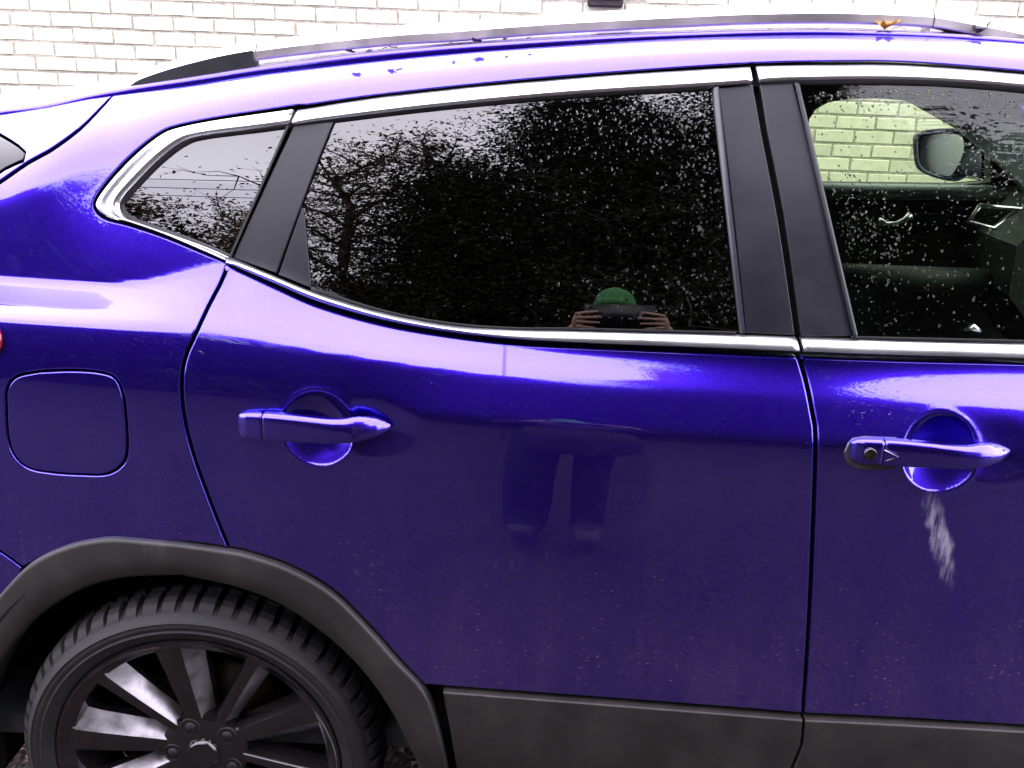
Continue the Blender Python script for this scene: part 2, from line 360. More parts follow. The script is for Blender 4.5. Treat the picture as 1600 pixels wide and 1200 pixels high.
Z15 = curve([(-1.4, 1.26), (-.95, 1.28), (-.83, 1.32), (-.72, 1.362), (-.63, 1.392), (-.574, 1.411), (-.365, 1.458), (-.018, 1.506), (.359, 1.546), (.584, 1.556), (.786, 1.551), (1.2, 1.512), (1.6, 1.432), (2.9, 1.392)], 3)
tg = lambda z: 11.5 + (z - 1.12) / .38 * 13.5                       # lean of the panes, degrees
def sstep(a, b, x): t_ = np.clip((x - a) / (b - a), 0, 1); return t_ * t_ * (3 - 2 * t_)
PB = sstep(-.82, -.66, XG)                                          # 0 on the rear quarter panel, 1 on the glasshouse
A12B = 11 + (tg(zb + .006) - 11) * PB; A13 = 10 + (tg(zb + .045) - 10) * PB; A14 = 11 + (tg(Z14) - 11) * PB
YREF = np.where(XG < .9, .031 * (.9 - XG) ** 2, 0) + np.where(XG < -.95, .8 * (-.95 - XG) ** 2, 0) + np.where(XG > 1.6, .03 * (XG - 1.6) ** 2, 0) + np.where(XG > 2.3, .7 * (XG - 2.3) ** 2, 0)
one = np.ones_like(XG)
ROWZ = np.stack([.10 * one, .36 * one, .44 * one, .525 * one, .585 * one, .65 * one, .80 * one, .92 * one, zc - .006, zc + .006, zs - .007, zs + .010, zs + (zb - zs) * .55, zb - .012, zb + .006, zb + .045, Z14, Z15, zd - .014, zd + .02])
ROWT = np.stack([-14 * one, -8 * one, 4 * one, 6 * one, 5 * one, 2 * one, 1 * one, 3 * one, 5 * one, A8, A9, A10, A11, A12, A12B, A13, A14, 37 * one, 64 * one, 68 * one])
ZF = np.arange(0.10, 1.70, 0.0005)
TT = blur(np.stack([np.interp(ZF, ROWZ[:, i], ROWT[:, i]) for i in range(len(XG))]), 10.4)
DY = np.tan(np.radians(TT)); CY = np.cumsum((DY + np.roll(DY, 1, 1)) / 2 * 0.0005, 1)
CY = CY - CY[:, int(round(.75 / .0005))][:, None]
YF = YREF[:, None] + CY; YT = YF[:, ::8][:, :len(ZG)]
# the glasshouse has an even plan curve of its own; the shoulder below it takes up the difference
zq = zb + .006; ycur = np.array([np.interp(zq[i], ZF, YF[i]) for i in range(len(XG))])
lean = np.radians(tg(np.linspace(1.12, zq, 20))); ygh = -.082 * (XG - .13) + .034 * (XG - .13) ** 2 + np.tan(lean).mean(0) * (zq - 1.12)
kk = (XG > -.5) & (XG < 1.0); ygh = ygh + (ycur - ygh)[kk].mean()
DEL = (ygh - ycur) * sstep(-1.35, -.85, XG) * (1 - sstep(.35, .65, XG)); YT = YT + DEL[:, None] * np.clip((ZG[None] - zs[:, None]) / (zb - zs)[:, None], 0, 1)
YT = blur(YT, 2.0, 0)
def _cub(t):
    return (-.5 * t + t * t - .5 * t ** 3, 1 - 2.5 * t * t + 1.5 * t ** 3, .5 * t + 2 * t * t - 1.5 * t ** 3, -.5 * t * t + .5 * t ** 3)
def S(x, z):
    x = np.asarray(x, float); z = np.asarray(z, float)
    u = np.clip((x - XG[0]) / .01, 1, len(XG) - 3.001); v = np.clip((z - ZG[0]) / .004, 1, len(ZG) - 3.001)
    i = u.astype(int); j = v.astype(int); wu = _cub(u - i); wv = _cub(v - j)
    r = 0
    for a in range(4):
        for b in range(4): r = r + wu[a] * wv[b] * YT[i - 1 + a, j - 1 + b]
    return r
def normal(fun, x, z, h=.003):
    gx = (fun(x + h, z) - fun(x - h, z)) / (2 * h); gz = (fun(x, z + h) - fun(x, z - h)) / (2 * h)
    nn = np.stack([gx, -np.ones_like(gx), gz], -1); return nn / np.linalg.norm(nn, axis=-1, keepdims=True)
def ray(px, py):
    a = (np.asarray(px, float) - 800) / F; b = -(np.asarray(py, float) - 600) / F
    a2 = a * cr - b * sr; b2 = a * sr + b * cr
    return FW + a2[..., None] * RT + b2[..., None] * UP
def on_side(pts, off=0.0, fun=None):
    """points of the car's side seen at these places of the photograph -> (n, 3) world"""
    P = np.array(pts, float); d = ray(P[:, 0], P[:, 1]); Y = np.full(len(P), .1); fun = fun or S
    for _ in range(30):
        k = (Y - CAM[1]) / d[:, 1]; q = CAM + k[:, None] * d
        Y = .5 * Y + .5 * (fun(q[:, 0], np.clip(q[:, 2], .1, 1.68)) + off)
    k = (Y - CAM[1]) / d[:, 1]; return CAM + k[:, None] * d
def at_y(pts, Y):
    P = np.array(pts, float); d = ray(P[:, 0], P[:, 1]); k = (Y - CAM[1]) / d[:, 1]; return CAM + k[:, None] * d
def XZ(pts, n=None):
    """traced outline -> x, z on the side; pieces given as ('w', x, z) are metres already"""
    q = on_side(pts); q = q[:, [0, 2]]
    return cat_rom(q, n) if n else q
def inside(poly, pts):
    x, y = pts[:, 0], pts[:, 1]; r = np.zeros(len(pts), bool); j = len(poly) - 1
    for i in range(len(poly)):
        xi, yi = poly[i]; xj, yj = poly[j]
        c = ((yi > y) != (yj > y)) & (x < (xj - xi) * (y - yi) / (yj - yi + 1e-15) + xi); r ^= c; j = i
    return r
def densify(poly, step):
    P = np.array(poly, float); o = []
    for a, b in zip(P, np.roll(P, -1, 0)):
        n = max(1, int(math.ceil(np.linalg.norm(b - a) / step))); o += [a + (b - a) * k / n for k in range(n)]
    return np.array(o)
def offset_loop(P, d):
    """move a loop inwards by d"""
    area = .5 * np.sum(P[:, 0] * np.roll(P[:, 1], -1) - np.roll(P[:, 0], -1) * P[:, 1])
    e1 = P - np.roll(P, 1, 0); e2 = np.roll(P, -1, 0) - P
    e1 /= np.linalg.norm(e1, axis=1, keepdims=True) + 1e-12; e2 /= np.linalg.norm(e2, axis=1, keepdims=True) + 1e-12
    n1 = np.stack([-e1[:, 1], e1[:, 0]], 1); n2 = np.stack([-e2[:, 1], e2[:, 0]], 1)
    nn = n1 + n2; nn /= np.linalg.norm(nn, axis=1, keepdims=True) + 1e-12
    k = 1 / np.clip(np.sum(nn * n1, 1), .5, 1)
    s = 1 if area > 0 else -1
    return P + nn * (s * d * k)[:, None], -nn * s
def fill(loop, holes, step, extra=None):
    """triangulate: returns points, triangles, ids of the loops' points"""
    loops = [loop] + holes; allp = np.vstack(loops)
    lo, hi = loop.min(0), loop.max(0)
    gx, gz = np.meshgrid(np.arange(lo[0], hi[0], step[0]), np.arange(lo[1], hi[1], step[1]))
    gx = gx + (np.arange(gx.shape[0]) % 2)[:, None] * step[0] / 2
    G = np.stack([gx.ravel(), gz.ravel()], 1)
    if extra is not None: G = np.vstack([G] + extra)
    k = inside(loop, G)
    for h in holes: k &= ~inside(h, G)
    G = G[k]
    if len(G):
        md = np.full(len(G), 9.)
        for c in range(0, len(allp), 200):
            q = allp[c:c + 200]; md = np.minimum(md, np.sqrt(((G[:, None] - q[None]) ** 2).sum(2)).min(1))
        G = G[md > min(step) * .55]
    pts = np.vstack([allp, G]); edges = []; s = 0
    for l in loops:
        m_ = len(l); edges += [(s + i, s + (i + 1) % m_) for i in range(m_)]; s += m_
    r = delaunay_2d_cdt([Vector(p) for p in pts], edges, [], 0, 1e-7)
    V = np.array([tuple(v) for v in r[0]]); T = np.array([f for f in r[2] if len(f) == 3])
    c = V[T].mean(1); k = inside(loop, c)
    for h in holes: k &= ~inside(h, c)
    T = T[k]
    a, b, cc = V[T[:, 0]], V[T[:, 1]], V[T[:, 2]]
    ar = (b[:, 0] - a[:, 0]) * (cc[:, 1] - a[:, 1]) - (b[:, 1] - a[:, 1]) * (cc[:, 0] - a[:, 0])
    T[ar < 0] = T[ar < 0][:, ::-1]
    orig = r[3]; back = {}
    for i, ol in enumerate(orig):
        for q in ol: back[q] = i
    ids = []; s = 0
    for l in loops: ids.append([back[s + i] for i in range(len(l))]); s += len(l)
    return V, T, ids
def panel(name, loop, mat, parent, holes=(), fun=None, off=0.0, step=(.012, .008), gap=.0025, rnd=.003, depth=.02, dens=.008, extra=None, sign=1):
    """a pressed sheet following the side surface, its edges rolled inwards"""
    f0 = fun or S; fun2 = lambda x, z: f0(x, z) + off
    L0 = densify(loop, dens); Lo, on = offset_loop(L0, gap); Li, _ = offset_loop(L0, gap + rnd)
    Ho, Hn, Hi = [], [], []
    for h in holes:
        H0 = densify(h, dens); a, b = offset_loop(H0, -gap); Ho.append(a); Hn.append(-b); Hi.append(offset_loop(H0, -gap - rnd)[0])
    V, T, ids = fill(Li, Hi, step, extra)
    n0 = len(V)
    P = np.stack([V[:, 0], fun2(V[:, 0], V[:, 1]), V[:, 1]], 1); NN = normal(fun2, V[:, 0], V[:, 1])
    verts = [P]; norms = [NN]; faces = [tuple(t) for t in T]; base = n0
    for k, (Lp, Ln) in enumerate([(Lo, on)] + list(zip(Ho, Hn))):
        m_ = len(Lp); y = fun2(Lp[:, 0], Lp[:, 1]); nf = NN[ids[k]]
        o3 = np.stack([Ln[:, 0], np.zeros(m_), Ln[:, 1]], 1)
        for dy, bl in ((rnd * .3, .5), (rnd * 1.1, .93), (depth, 1.)):
            verts.append(np.stack([Lp[:, 0], y + dy * sign, Lp[:, 1]], 1) - (o3 * rnd * (.35 if dy < rnd else 0)))
            q = nf * (1 - bl) + o3 * bl; norms.append(q / np.linalg.norm(q, axis=1, keepdims=True))
        idx = ids[k]
        rings = [list(idx)] + [[base + r * m_ + i for i in range(m_)] for r in range(3)]
        ccw = (.5 * np.sum(Lp[:, 0] * np.roll(Lp[:, 1], -1) - np.roll(Lp[:, 0], -1) * Lp[:, 1])) > 0
        if k > 0: ccw = not ccw
        for r in range(3):
            for i in range(m_):
                j = (i + 1) % m_; q = (rings[r][i], rings[r + 1][i], rings[r + 1][j], rings[r][j])
                faces.append(q if ccw else q[::-1])
        base += 3 * m_
    return mesh_obj(name, np.vstack(verts), faces, mat, parent, True, np.vstack(norms))
def resample(pts, n):
    P = np.array(pts, float); d = np.r_[0, np.cumsum(np.linalg.norm(np.diff(P, axis=0), axis=1))]; q = np.linspace(0, d[-1], n)
    return np.stack([np.interp(q, d, P[:, k]) for k in range(2)], 1)
def ribbon(name, top, bot, prof, mat, parent, n=80, smooth_px=True, fun=None, cap=True):
    """a moulding between two traced edges; prof = [(s from top to bottom, metres proud)]"""
    A = cat_rom(top, n) if smooth_px else resample(top, n); B = cat_rom(bot, n) if smooth_px else resample(bot, n)
    f = fun or S; vs = []
    A3 = on_side(A, fun=f); B3 = on_side(B, fun=f)
    for s, h in prof:
        q = A3 + (B3 - A3) * s
        yy = f(q[:, 0], q[:, 2]); q[:, 1] = yy
        vs.append(q + normal(f, q[:, 0], q[:, 2]) * h)
    V = np.stack(vs, 1); m_ = len(prof)
    fs = [tuple(reversed(q)) for q in grid_faces(n, m_)]
    if cap: fs += [tuple(range(m_)), tuple((n - 1) * m_ + k for k in range(m_))[::-1]]
    o = mesh_obj(name, V.reshape(-1, 3), fs, mat, parent, True)
    o.data.polygons[-1].use_smooth = False; o.data.polygons[-2].use_smooth = False
    return o
def lathe(prof, c, seg=96, a0=0, a1=2 * math.pi):
    """revolve (radius, y) about the axle through c"""
    vs = []; full = abs(a1 - a0 - 2 * math.pi) < 1e-6; m_ = seg if full else seg + 1
    for k in range(m_):
        a = a0 + (a1 - a0) * k / seg
        for r, y in prof: vs.append((c[0] + r * math.cos(a), c[1] + y, c[2] + r * math.sin(a)))
    fs = []; L = len(prof)
    for k in range(seg):
        k2 = (k + 1) % m_
        for j in range(L - 1): fs.append((k * L + j, k * L + j + 1, k2 * L + j + 1, k2 * L + j))
    return vs, fs
# ------------------------------------------------------------------ ground
GZ = -0.008
def ground():
    n = 41; q = np.linspace(-60, 60, n); vs = [(x, y, GZ) for x in q for y in q]
    o = mesh_obj('ground', vs, [f[::-1] for f in grid_faces(n, n)], 'gravel', None, False); tag(o, 'brown gravel and leaf litter under the parked car', None, None, 'structure')
ground()
def pebbles():
    rnd = np.random.RandomState(3); n = 2600
    base = np.array([(1, 0, 0), (-.5, .87, 0), (-.5, -.87, 0), (.6, 0, .5), (-.3, .5, .55), (-.3, -.5, .5)]); bf = [(0, 1, 4, 3), (1, 2, 5, 4), (2, 0, 3, 5), (3, 4, 5)]
    vs, fs = [], []
    for i in range(n):
        x, y = rnd.uniform(-2.2, .6), rnd.uniform(.0, 2.4); r = rnd.uniform(.004, .016); a = rnd.uniform(0, 6.28)
        m_ = np.array([[math.cos(a), -math.sin(a), 0], [math.sin(a), math.cos(a), 0], [0, 0, rnd.uniform(.7, 1.3)]])
        s = len(vs); vs += list((base * rnd.uniform(.7, 1.2, (6, 1))) @ m_.T * r + (x, y, GZ)); fs += [tuple(s + k for k in f) for f in bf]
    o = mesh_obj('gravel_stones', vs, fs, 'pebble', None, False); tag(o, 'loose brown gravel stones on the ground around the wheel', 'gravel', None, 'stuff')
pebbles()
# ------------------------------------------------------------------ brick wall behind the car
WY = 4.0
def proj(p):
    q = np.array(p) - CAM; d = q @ FW; a2 = q @ RT / d; b2 = q @ UP / d
    return 800 + (a2 * cr + b2 * sr) * F, 600 - (-a2 * sr + b2 * cr) * F
wall = empty('brick_wall', (0, WY + .1, GZ)); tag(wall, 'cream painted brick wall with grey mortar joints behind the blue car', 'wall')
def build_wall():
    A = at_y([(0, 16.5)], WY)[0]; B = at_y([(0, 109)], WY)[0]; PZ = (A[2] - B[2]) / 4       # four courses apart in the photograph
    J = at_y([(45.4, 15)], WY)[0][0]; PX = .2235; bl, bh, bd = PX - .011, PZ - .012, .09
    bm_obj('mortar', box_bm((0, WY + .1155, 1.6), (13, .22, 3.25)), 'mortar', wall)
    meshes = []
    rnd = random.Random(5)
    for k in range(6):
        b = box_bm((0, 0, 0), (bl, bd, bh))
        bmesh.ops.subdivide_edges(b, edges=[e for e in b.edges if abs(e.verts[0].co.x - e.verts[1].co.x) > .1], cuts=2)
        for v in b.verts: v.co += Vector((rnd.uniform(-.002, .002), rnd.uniform(-.0015, .0015), rnd.uniform(-.0018, .0018)))
        bmesh.ops.bevel(b, geom=[e for e in b.edges if len(e.link_faces) == 2 and e.calc_face_angle(0) > 1], offset=.0035, segments=1, affect='EDGES')
        me = bpy.data.meshes.new('brick'); b.to_mesh(me); b.free(); me.materials.append(MATS['painted_brick']); meshes.append(me)
    rest_v, rest_f = [], []; cand = []
    for r in range(-27, 22):
        zc_ = A[2] + PZ * (r + .5)
        if zc_ < GZ + .03: continue
        off = J + (PX / 2 if r % 2 else 0)
        for c in range(-30, 42):
            xc = off + PX * (c + .5)
            if abs(xc) > 6.38: continue
            x_, y_ = proj((xc, WY, zc_))
            vis = (-40 < x_ < 1640) and ((-30 < y_ < max(8, 135 - .18 * x_) ) or (x_ > 1380 and -30 < y_ < 40) or (1240 < x_ < 1600 and 140 < y_ < 305))
            if 905 < x_ < 985 and y_ < 14: vis = vis and True
            cand.append((vis, xc, zc_, x_, y_))
    cnt = 0
    for vis, xc, zc_, x_, y_ in cand:
        if -0.02 < 0 and abs(xc - VX) < .10 + bl / 2 - .02 and VZ < zc_ < VZ + .75: continue
        me = rnd.choice(meshes); p = (xc + rnd.uniform(-.002, .002), WY + bd / 2 + rnd.uniform(-.002, .003), zc_ + rnd.uniform(-.0015, .0015))
        if vis and cnt < 298:
            o = bpy.data.objects.new('brick', me); COL.objects.link(o); o.parent = wall; o.matrix_parent_inverse = Matrix.Translation(-wall.location); o.location = p; cnt += 1
        else:
            s = len(rest_v); rest_v += [v.co + Vector(p) for v in me.vertices]; rest_f += [tuple(s + i for i in f.vertices) for f in me.polygons]
    o = mesh_obj('brickwork', rest_v, rest_f, 'painted_brick', wall, False); tag(o, kind='stuff')
q0 = at_y([(945, 11)], WY)[0]; VX, VZ = q0[0], q0[2]
build_wall()
v = empty('wall_vent', (VX, WY, VZ)); tag(v, 'dark louvred vent box on the brick wall above the car roof', 'vent')
b = box_bm((VX, WY + .02, VZ + .35), (.19, .10, .70), .006); bm_obj('vent_box', b, 'vent_dark', v)
for k in range(11):
    b = box_bm((VX, WY - .036, VZ + .05 + k * .06), (.165, .02, .018), .002, None, Matrix.Rotation(.5, 4, 'X')); bm_obj('slat', b, 'vent_dark', v)

# ------------------------------------------------------------------ the car
YC = 0.9
car = empty('parked_car', (0.6, YC, GZ)); tag(car, 'metallic blue hatchback with chrome window trim and black cladding, parked by the wall', 'car')
ci = lambda c, x: float(np.interp(x, XG, c))
DOOR_GAP = [(357, 857), (330, 790), (302, 712), (286, 645), (283, 590), (290, 555), (302, 528), (325, 478), (345, 440), (357, 410)]
RING_OUT = [(357, 410), (320, 395), (260, 370), (200, 350), (162, 340), (147, 325), (151, 308), (175, 276), (210, 240), (250, 209), (282, 197), (350, 184), (462, 167)]
CHROME_TOP = [(462, 169), (600, 150), (800, 129), (1000, 113), (1175, 102), (1300, 99), (1420, 100), (1600, 114), (1700, 127)]
DITCH = [(1700, 81), (1600, 66), (1516, 60), (1432, 55), (1263, 52), (1112, 56), (987, 62), (800, 75), (712, 82), (587, 94), (400, 116), (300, 132), (200, 145), (176, 148)]
HATCH_GAP = [(176, 148), (160, 166), (122, 204), (75, 238), (48, 252), (0, 285), (-100, 355), (-190, 420)]
BUMPER = [(-215, 735), (-100, 800), (0, 862), (36, 888)]
ARCH_OUT = [(36, 888), (80, 866), (130, 855), (215, 847), (300, 849), (357, 857), (380, 861), (450, 884), (520, 924), (580, 983), (620, 1028), (662, 1073), (682, 1120), (700, 1196)]
def sm(pts, step=18):
    P = np.array(pts, float); L = np.linalg.norm(np.diff(P, axis=0), axis=1).sum(); return [tuple(q) for q in cat_rom(P, max(3, int(L / step)))]
def chain(*segs):
    o = []
    for s in segs:
        for p in s:
            if not o or abs(p[0] - o[-1][0]) + abs(p[1] - o[-1][1]) > 2: o.append(p)
    if abs(o[0][0] - o[-1][0]) + abs(o[0][1] - o[-1][1]) < 2: o.pop()
    return o
FUEL = [(60, 581), (110, 579), (155, 582), (180, 592), (192, 620), (196, 655), (198, 695), (193, 722), (168, 740), (125, 741), (80, 738), (45, 731), (24, 714), (13, 685), (10, 640), (11, 608), (26, 589)]
fuel = XZ(sm(FUEL + FUEL[:1], 8)[:-1])
side_px = chain(sm(DOOR_GAP), sm(RING_OUT, 9), sm(CHROME_TOP))
right_end = np.array([(1.1, ci(zt, 1.1) + .004), (1.4, ci(zt, 1.4) + .004), (1.42, ci(zd, 1.42)), (1.1, ci(zd, 1.1))])
arch_top = [p for p in ARCH_OUT if p[0] <= 357]
loop = np.vstack([XZ(side_px), right_end, XZ(chain(sm(DITCH), sm(HATCH_GAP), sm([(-190, 420), (-230, 600), (-215, 735)]), sm(BUMPER), sm(arch_top)))])
panel('body_side_panel', loop, 'paint', car, [fuel], dens=.007, gap=.0022)
panel('fuel_flap', fuel, 'paint', car, gap=.0016, rnd=.0022, dens=.005)
# back of the car beyond the shut lines
RW = lambda *p: np.array(p, float)
hg = XZ(sm(HATCH_GAP))
rear_hatch = np.vstack([hg, RW((-1.02, 1.12), (-1.3, 1.12), (-1.3, 1.37), (-1.1, ci(zd, -1.1)), (-.93, ci(zd, -.93)), (-.84, ci(zd, -.84)), (-.76, ci(zd, -.76)))])
hwin = XZ(sm([(-150, 225), (-60, 190), (-12, 206), (40, 243), (0, 268), (-90, 330), (-150, 330)], 14))
hp = panel('hatch_side', rear_hatch, 'paint', car, [hwin], dens=.008)
pane_mat('hatch_tint', (0.012, 0.012, 0.014), 1.42)
panel('hatch_glass', hwin, 'hatch_tint', car, gap=.001, off=.004)
lamp = np.vstack([XZ([(-2, 512), (4, 524), (4, 540), (-4, 556)]), RW((-1.0, 1.02), (-1.06, 1.03), (-1.06, 1.12), (-1.0, 1.13))])
panel('tail_lamp', lamp, 'lamp_red', car, off=-.006, gap=0)
bl_ = XZ(sm(BUMPER))
ax_ = XZ([(380, 861), (450, 884), (520, 924), (580, 983), (620, 1028), (662, 1073), (682, 1120), (700, 1196)]); ax_ = np.stack([-1.07 - ax_[:, 0] + .012, ax_[:, 1]], 1)
ax_ = ax_[ax_[:, 0] < bl_[-1][0] - .01]
bump_loop = np.vstack([bl_, ax_, RW((-.985, .28), (-1.35, .28), (-1.35, .9))])
ql = XZ(sm([(-190, 420), (-230, 600), (-215, 735)])); panel('tailgate_side', np.vstack([ql, RW((-1.39, .88), (-1.39, 1.13))]), 'paint', car, dens=.01)
panel('rear_bumper', bump_loop, 'paint', car, dens=.01)
# doors, with the bowl behind each handle pressed into the skin
def hmap(x, y, front):
    return (1332 + (x - 365) * 256 / 243, y + 39.5) if front else (x, y)
CUPS = {}
def cup_surface(front):
    c = on_side([hmap(497, 670, front)])[0]; e = on_side([hmap(556, 670, front)])[0]; R = e[0] - c[0]
    a = on_side([hmap(580, 667, front)])[0]; CUPS[front] = (c, R)
    def fun(x, z):
        r = np.sqrt((x - c[0]) ** 2 + ((z - c[2]) * .98) ** 2) / R
        d = .027 * np.clip(1 - r ** 2, 0, 1)
        q = np.sqrt(((x - a[0]) / .085) ** 2 + ((z - a[2]) / .052) ** 2); d2 = .0075 * np.clip(1 - q ** 2, 0, 1) ** 1.9
        rr = np.exp(-((r - 1.0) / .09) ** 2) * -.0012
        return S(x, z) + np.maximum(d, d2) + rr
    g = [(c[0] + i * .0028, c[2] + j * .0028) for i in range(-34, 52) for j in range(-34, 35)]
    return fun, [np.array(g)]
TRIM = [(672, 1073), (1000, 1097), (1255, 1117)]
B_GAP = [(1255, 1117), (1263, 1000), (1270, 850), (1275, 690), (1269, 640), (1259, 592), (1248, 556)]
BELT = [(1248, 556), (1100, 549), (900, 540), (800, 534), (700, 522), (600, 504), (500, 476), (430, 446), (357, 412)]
arch_r = [p for p in ARCH_OUT if 357 <= p[0] <= 662]
rd = chain(sm(DOOR_GAP)[::-1], sm(arch_r), sm(TRIM), sm(B_GAP), sm(BELT))
f_r, g_r = cup_surface(False)
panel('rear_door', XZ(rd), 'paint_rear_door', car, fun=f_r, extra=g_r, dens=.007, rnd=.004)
fd = np.vstack([XZ(chain(sm(BELT[:1] + [(1250, 560)]), sm(B_GAP)[::-1], sm([(1255, 1117), (1420, 1125), (1600, 1136)]))), RW((1.365, .492), (1.367, .62), (1.37, .9), (1.36, 1.113), (1.1, 1.117)), XZ(sm([(1700, 571), (1600, 566), (1400, 561), (1252, 556)]))])
f_f, g_f = cup_surface(True)
panel('front_door', fd, 'paint_front_door', car, fun=f_f, extra=g_f, dens=.007, rnd=.004)
# lower cladding
def clad(name, top, left, right, off=-.008):
    t = XZ(sm(top)); z = .26
    lp = np.vstack([t, right, RW((right[-1][0], z), (left[0][0], z)), left]); panel(name, lp, 'cladding', car, off=off, dens=.01)
CB = XZ([(1255, 1117), (1251, 1160), (1236, 1196)])
clad('rear_door_cladding', [(690, 1075), (1000, 1099), (1255, 1119)], RW((-.078, .26), (-.10, .42)) if False else XZ([(712, 1196), (702, 1140)]), np.vstack([CB[1:], RW((.455, .3))]))
t = XZ(sm([(1257, 1119), (1420, 1127), (1600, 1137)]))
panel('front_door_cladding', np.vstack([t, RW((1.36, .488), (1.36, .26), (.457, .26), (.457, .3)), CB[::-1]]), 'cladding', car, off=-.008, dens=.01)
# wheel arches
AX, AZ, AY = -.535, .320, .058
ao = XZ(ARCH_OUT); ao_r = ao[ao[:, 0] > AX]
def arch(name, dx=0.0, parent=None):
    inn = XZ([(236, 893), (300, 897), (380, 915), (450, 945), (520, 995), (570, 1045), (610, 1102), (640, 1160), (656, 1200)])
    inn = inn[inn[:, 0] > AX]
    top = cat_rom(np.vstack([(AX, ao_r[:, 1].max() + .001), ao_r, (ao_r[-1][0] + .012, .22)]), 40)
    ti = cat_rom(np.vstack([(AX, inn[:, 1].max() + .002), inn, (inn[-1][0] + .008, .22)]), 40)
    mir = lambda P: np.stack([2 * AX - P[:, 0], P[:, 1]], 1)
    ml_ = mir(top)[::-1][:-1]; lift = np.clip((AX - ml_[:, 0]) / .12, 0, 1); ml_[:, 0] -= .010 * lift; ml_[:, 1] += .009 * lift * np.clip((ml_[:, 1] - .3) / .3, 0, 1)
    O = np.vstack([ml_, top]); I = np.vstack([mir(ti)[::-1][:-1], ti])
    # ribbon with a rolled outer lip and a return into the well
    prof = [(0, -.012), (0, .007), (.03, .011), (.10, .012), (.5, .016), (.9, .015), (.98, .010), (1.0, -.004), (1.0, -.05)]
    vs = []
    for s, h in prof:
        q = O + (I - O) * s; x = q[:, 0]; y = S(x, np.clip(q[:, 1], .3, 2)); vs.append(np.stack([x + dx, y - h, q[:, 1]], 1))
    V = np.stack(vs, 1); n = len(O); m_ = len(prof)
    mesh_obj(name, V.reshape(-1, 3), [tuple(reversed(f)) for f in grid_faces(n, m_)], 'cladding', parent or car)
    c = (AX + dx, 0, AZ)
    vs, fs = lathe([(.425, .07), (.425, .36), (.05, .365)], c, 60, rad(-15), rad(195)); mesh_obj('wheel_well', vs, fs, 'black', car)
arch('wheel_arch_cladding')
# black inner structure that shows in the shut lines
ins = [(-1.2, .80), (-.98, .72), (-.94, .55), (-.92, .45)]
circ = [(AX + .435 * math.cos(rad(a)), AZ + .435 * math.sin(rad(a))) for a in range(165, -5, -8)]
bk = np.array(circ + [(-.10, .28), (1.36, .28), (1.36, 1.09), (.8, 1.09), (.1, 1.085), (-.1, 1.085), (-.25, 1.11), (-.42, 1.175), (-.62, 1.2), (-.75, 1.22), (-1.2, 1.15), (-1.2, .6), (-.97, .5)])
panel('inner_structure', bk, 'black', car, off=.045, step=(.03, .03), dens=.03, gap=0)
BLK = [(0, -.03), (.5, -.028), (1, -.03)]
ribbon('pillar_backing', [(1160, 90), (1230, 535)], [(1205, 90), (1270, 535)], BLK, 'black', car, 30)
ribbon('pillar_backing', [(440, 165), (335, 430)], [(480, 165), (385, 440)], [(0, -.02), (.5, -.018), (1, -.02)], 'black', car, 30)
ribbon('roof_frame_backing', [(440, 150), (800, 108), (1175, 80), (1420, 78), (1700, 104)], [(440, 198), (800, 150), (1175, 128), (1420, 122), (1700, 146)], [(0, -.03), (.5, -.022), (1, -.016)], 'black', car, 60)
hg_px = np.array(HATCH_GAP); ribbon('shut_line_backing', hg_px + (-22, -22), hg_px + (22, 22), BLK, 'black', car, 40)
# chrome mouldings
UPC = [(0, -.006), (.04, -.002), (.30, .002), (.60, .0055), (.86, .0080), (.95, .0078), (1, .0)]
LOC = [(0, -.006), (.05, .0), (.25, .0075), (.50, .0115), (.58, .0123), (.92, .0135), (.97, .0125), (1, .002)]
ribbon('upper_window_trim', [(465, 170), (600, 149), (800, 128), (1000, 112), (1172, 102)], [(458, 196), (520, 187), (700, 166), (900, 148), (1100, 136), (1174, 131)], UPC, 'chrome', car)
ribbon('upper_window_trim', [(1181, 101), (1300, 99), (1420, 100), (1600, 114), (1760, 134)], [(1185, 130), (1240, 127), (1420, 126), (1600, 138), (1760, 158)], UPC, 'chrome', car)
ribbon('lower_window_trim', [(362, 402), (430, 431), (500, 459), (600, 488), (700, 507), (800, 514), (900, 516), (1100, 521), (1243, 526)], [(358, 413), (430, 444), (500, 473), (600, 501), (700, 519), (800, 530), (900, 535), (1100, 543), (1246, 549)], LOC, 'chrome', car)
ribbon('lower_window_trim', [(1250, 527), (1400, 531), (1600, 536), (1760, 540)], [(1253, 549), (1400, 554), (1600, 559), (1760, 563)], LOC, 'chrome', car)
RING_IN = [(361, 402), (330, 388), (285, 372), (225, 351), (200, 341), (189, 325), (194, 309), (216, 284), (250, 250), (286, 223), (320, 213), (400, 203), (454, 196)]
RING_O2 = [(356, 409), (320, 393), (260, 367), (203, 347), (166, 337), (151, 324), (155, 309), (178, 279), (212, 244), (252, 213), (284, 201), (350, 188), (460, 172)]
ribbon('quarter_window_trim', RING_O2, RING_IN, [(0, -.004), (.04, .004), (.12, .0075), (.30, .008), (.42, .0055), (.55, .006), (.75, .010), (.90, .008), (1, -.006)], 'chrome', car, 120)
def w2p(pts): return [proj((x, float(S(x, z)), z)) for x, z in pts]
ribbon('upper_window_trim', [(1762, 134)] + w2p([(1.06, ci(zt, 1.06) + .002), (1.28, 1.457), (1.62, 1.250), (1.72, 1.15)]), [(1762, 158)] + w2p([(1.05, ci(zt, 1.05) - .022), (1.27, 1.435), (1.60, 1.230), (1.69, 1.14)]), UPC, 'chrome', car, 60, False)
ribbon('lower_window_trim', [(1761, 540)] + w2p([(1.1, 1.142), (1.4, 1.14), (1.70, 1.132)]), [(1761, 563)] + w2p([(1.1, 1.116), (1.4, 1.114), (1.72, 1.108)]), LOC, 'chrome', car, 60, False)
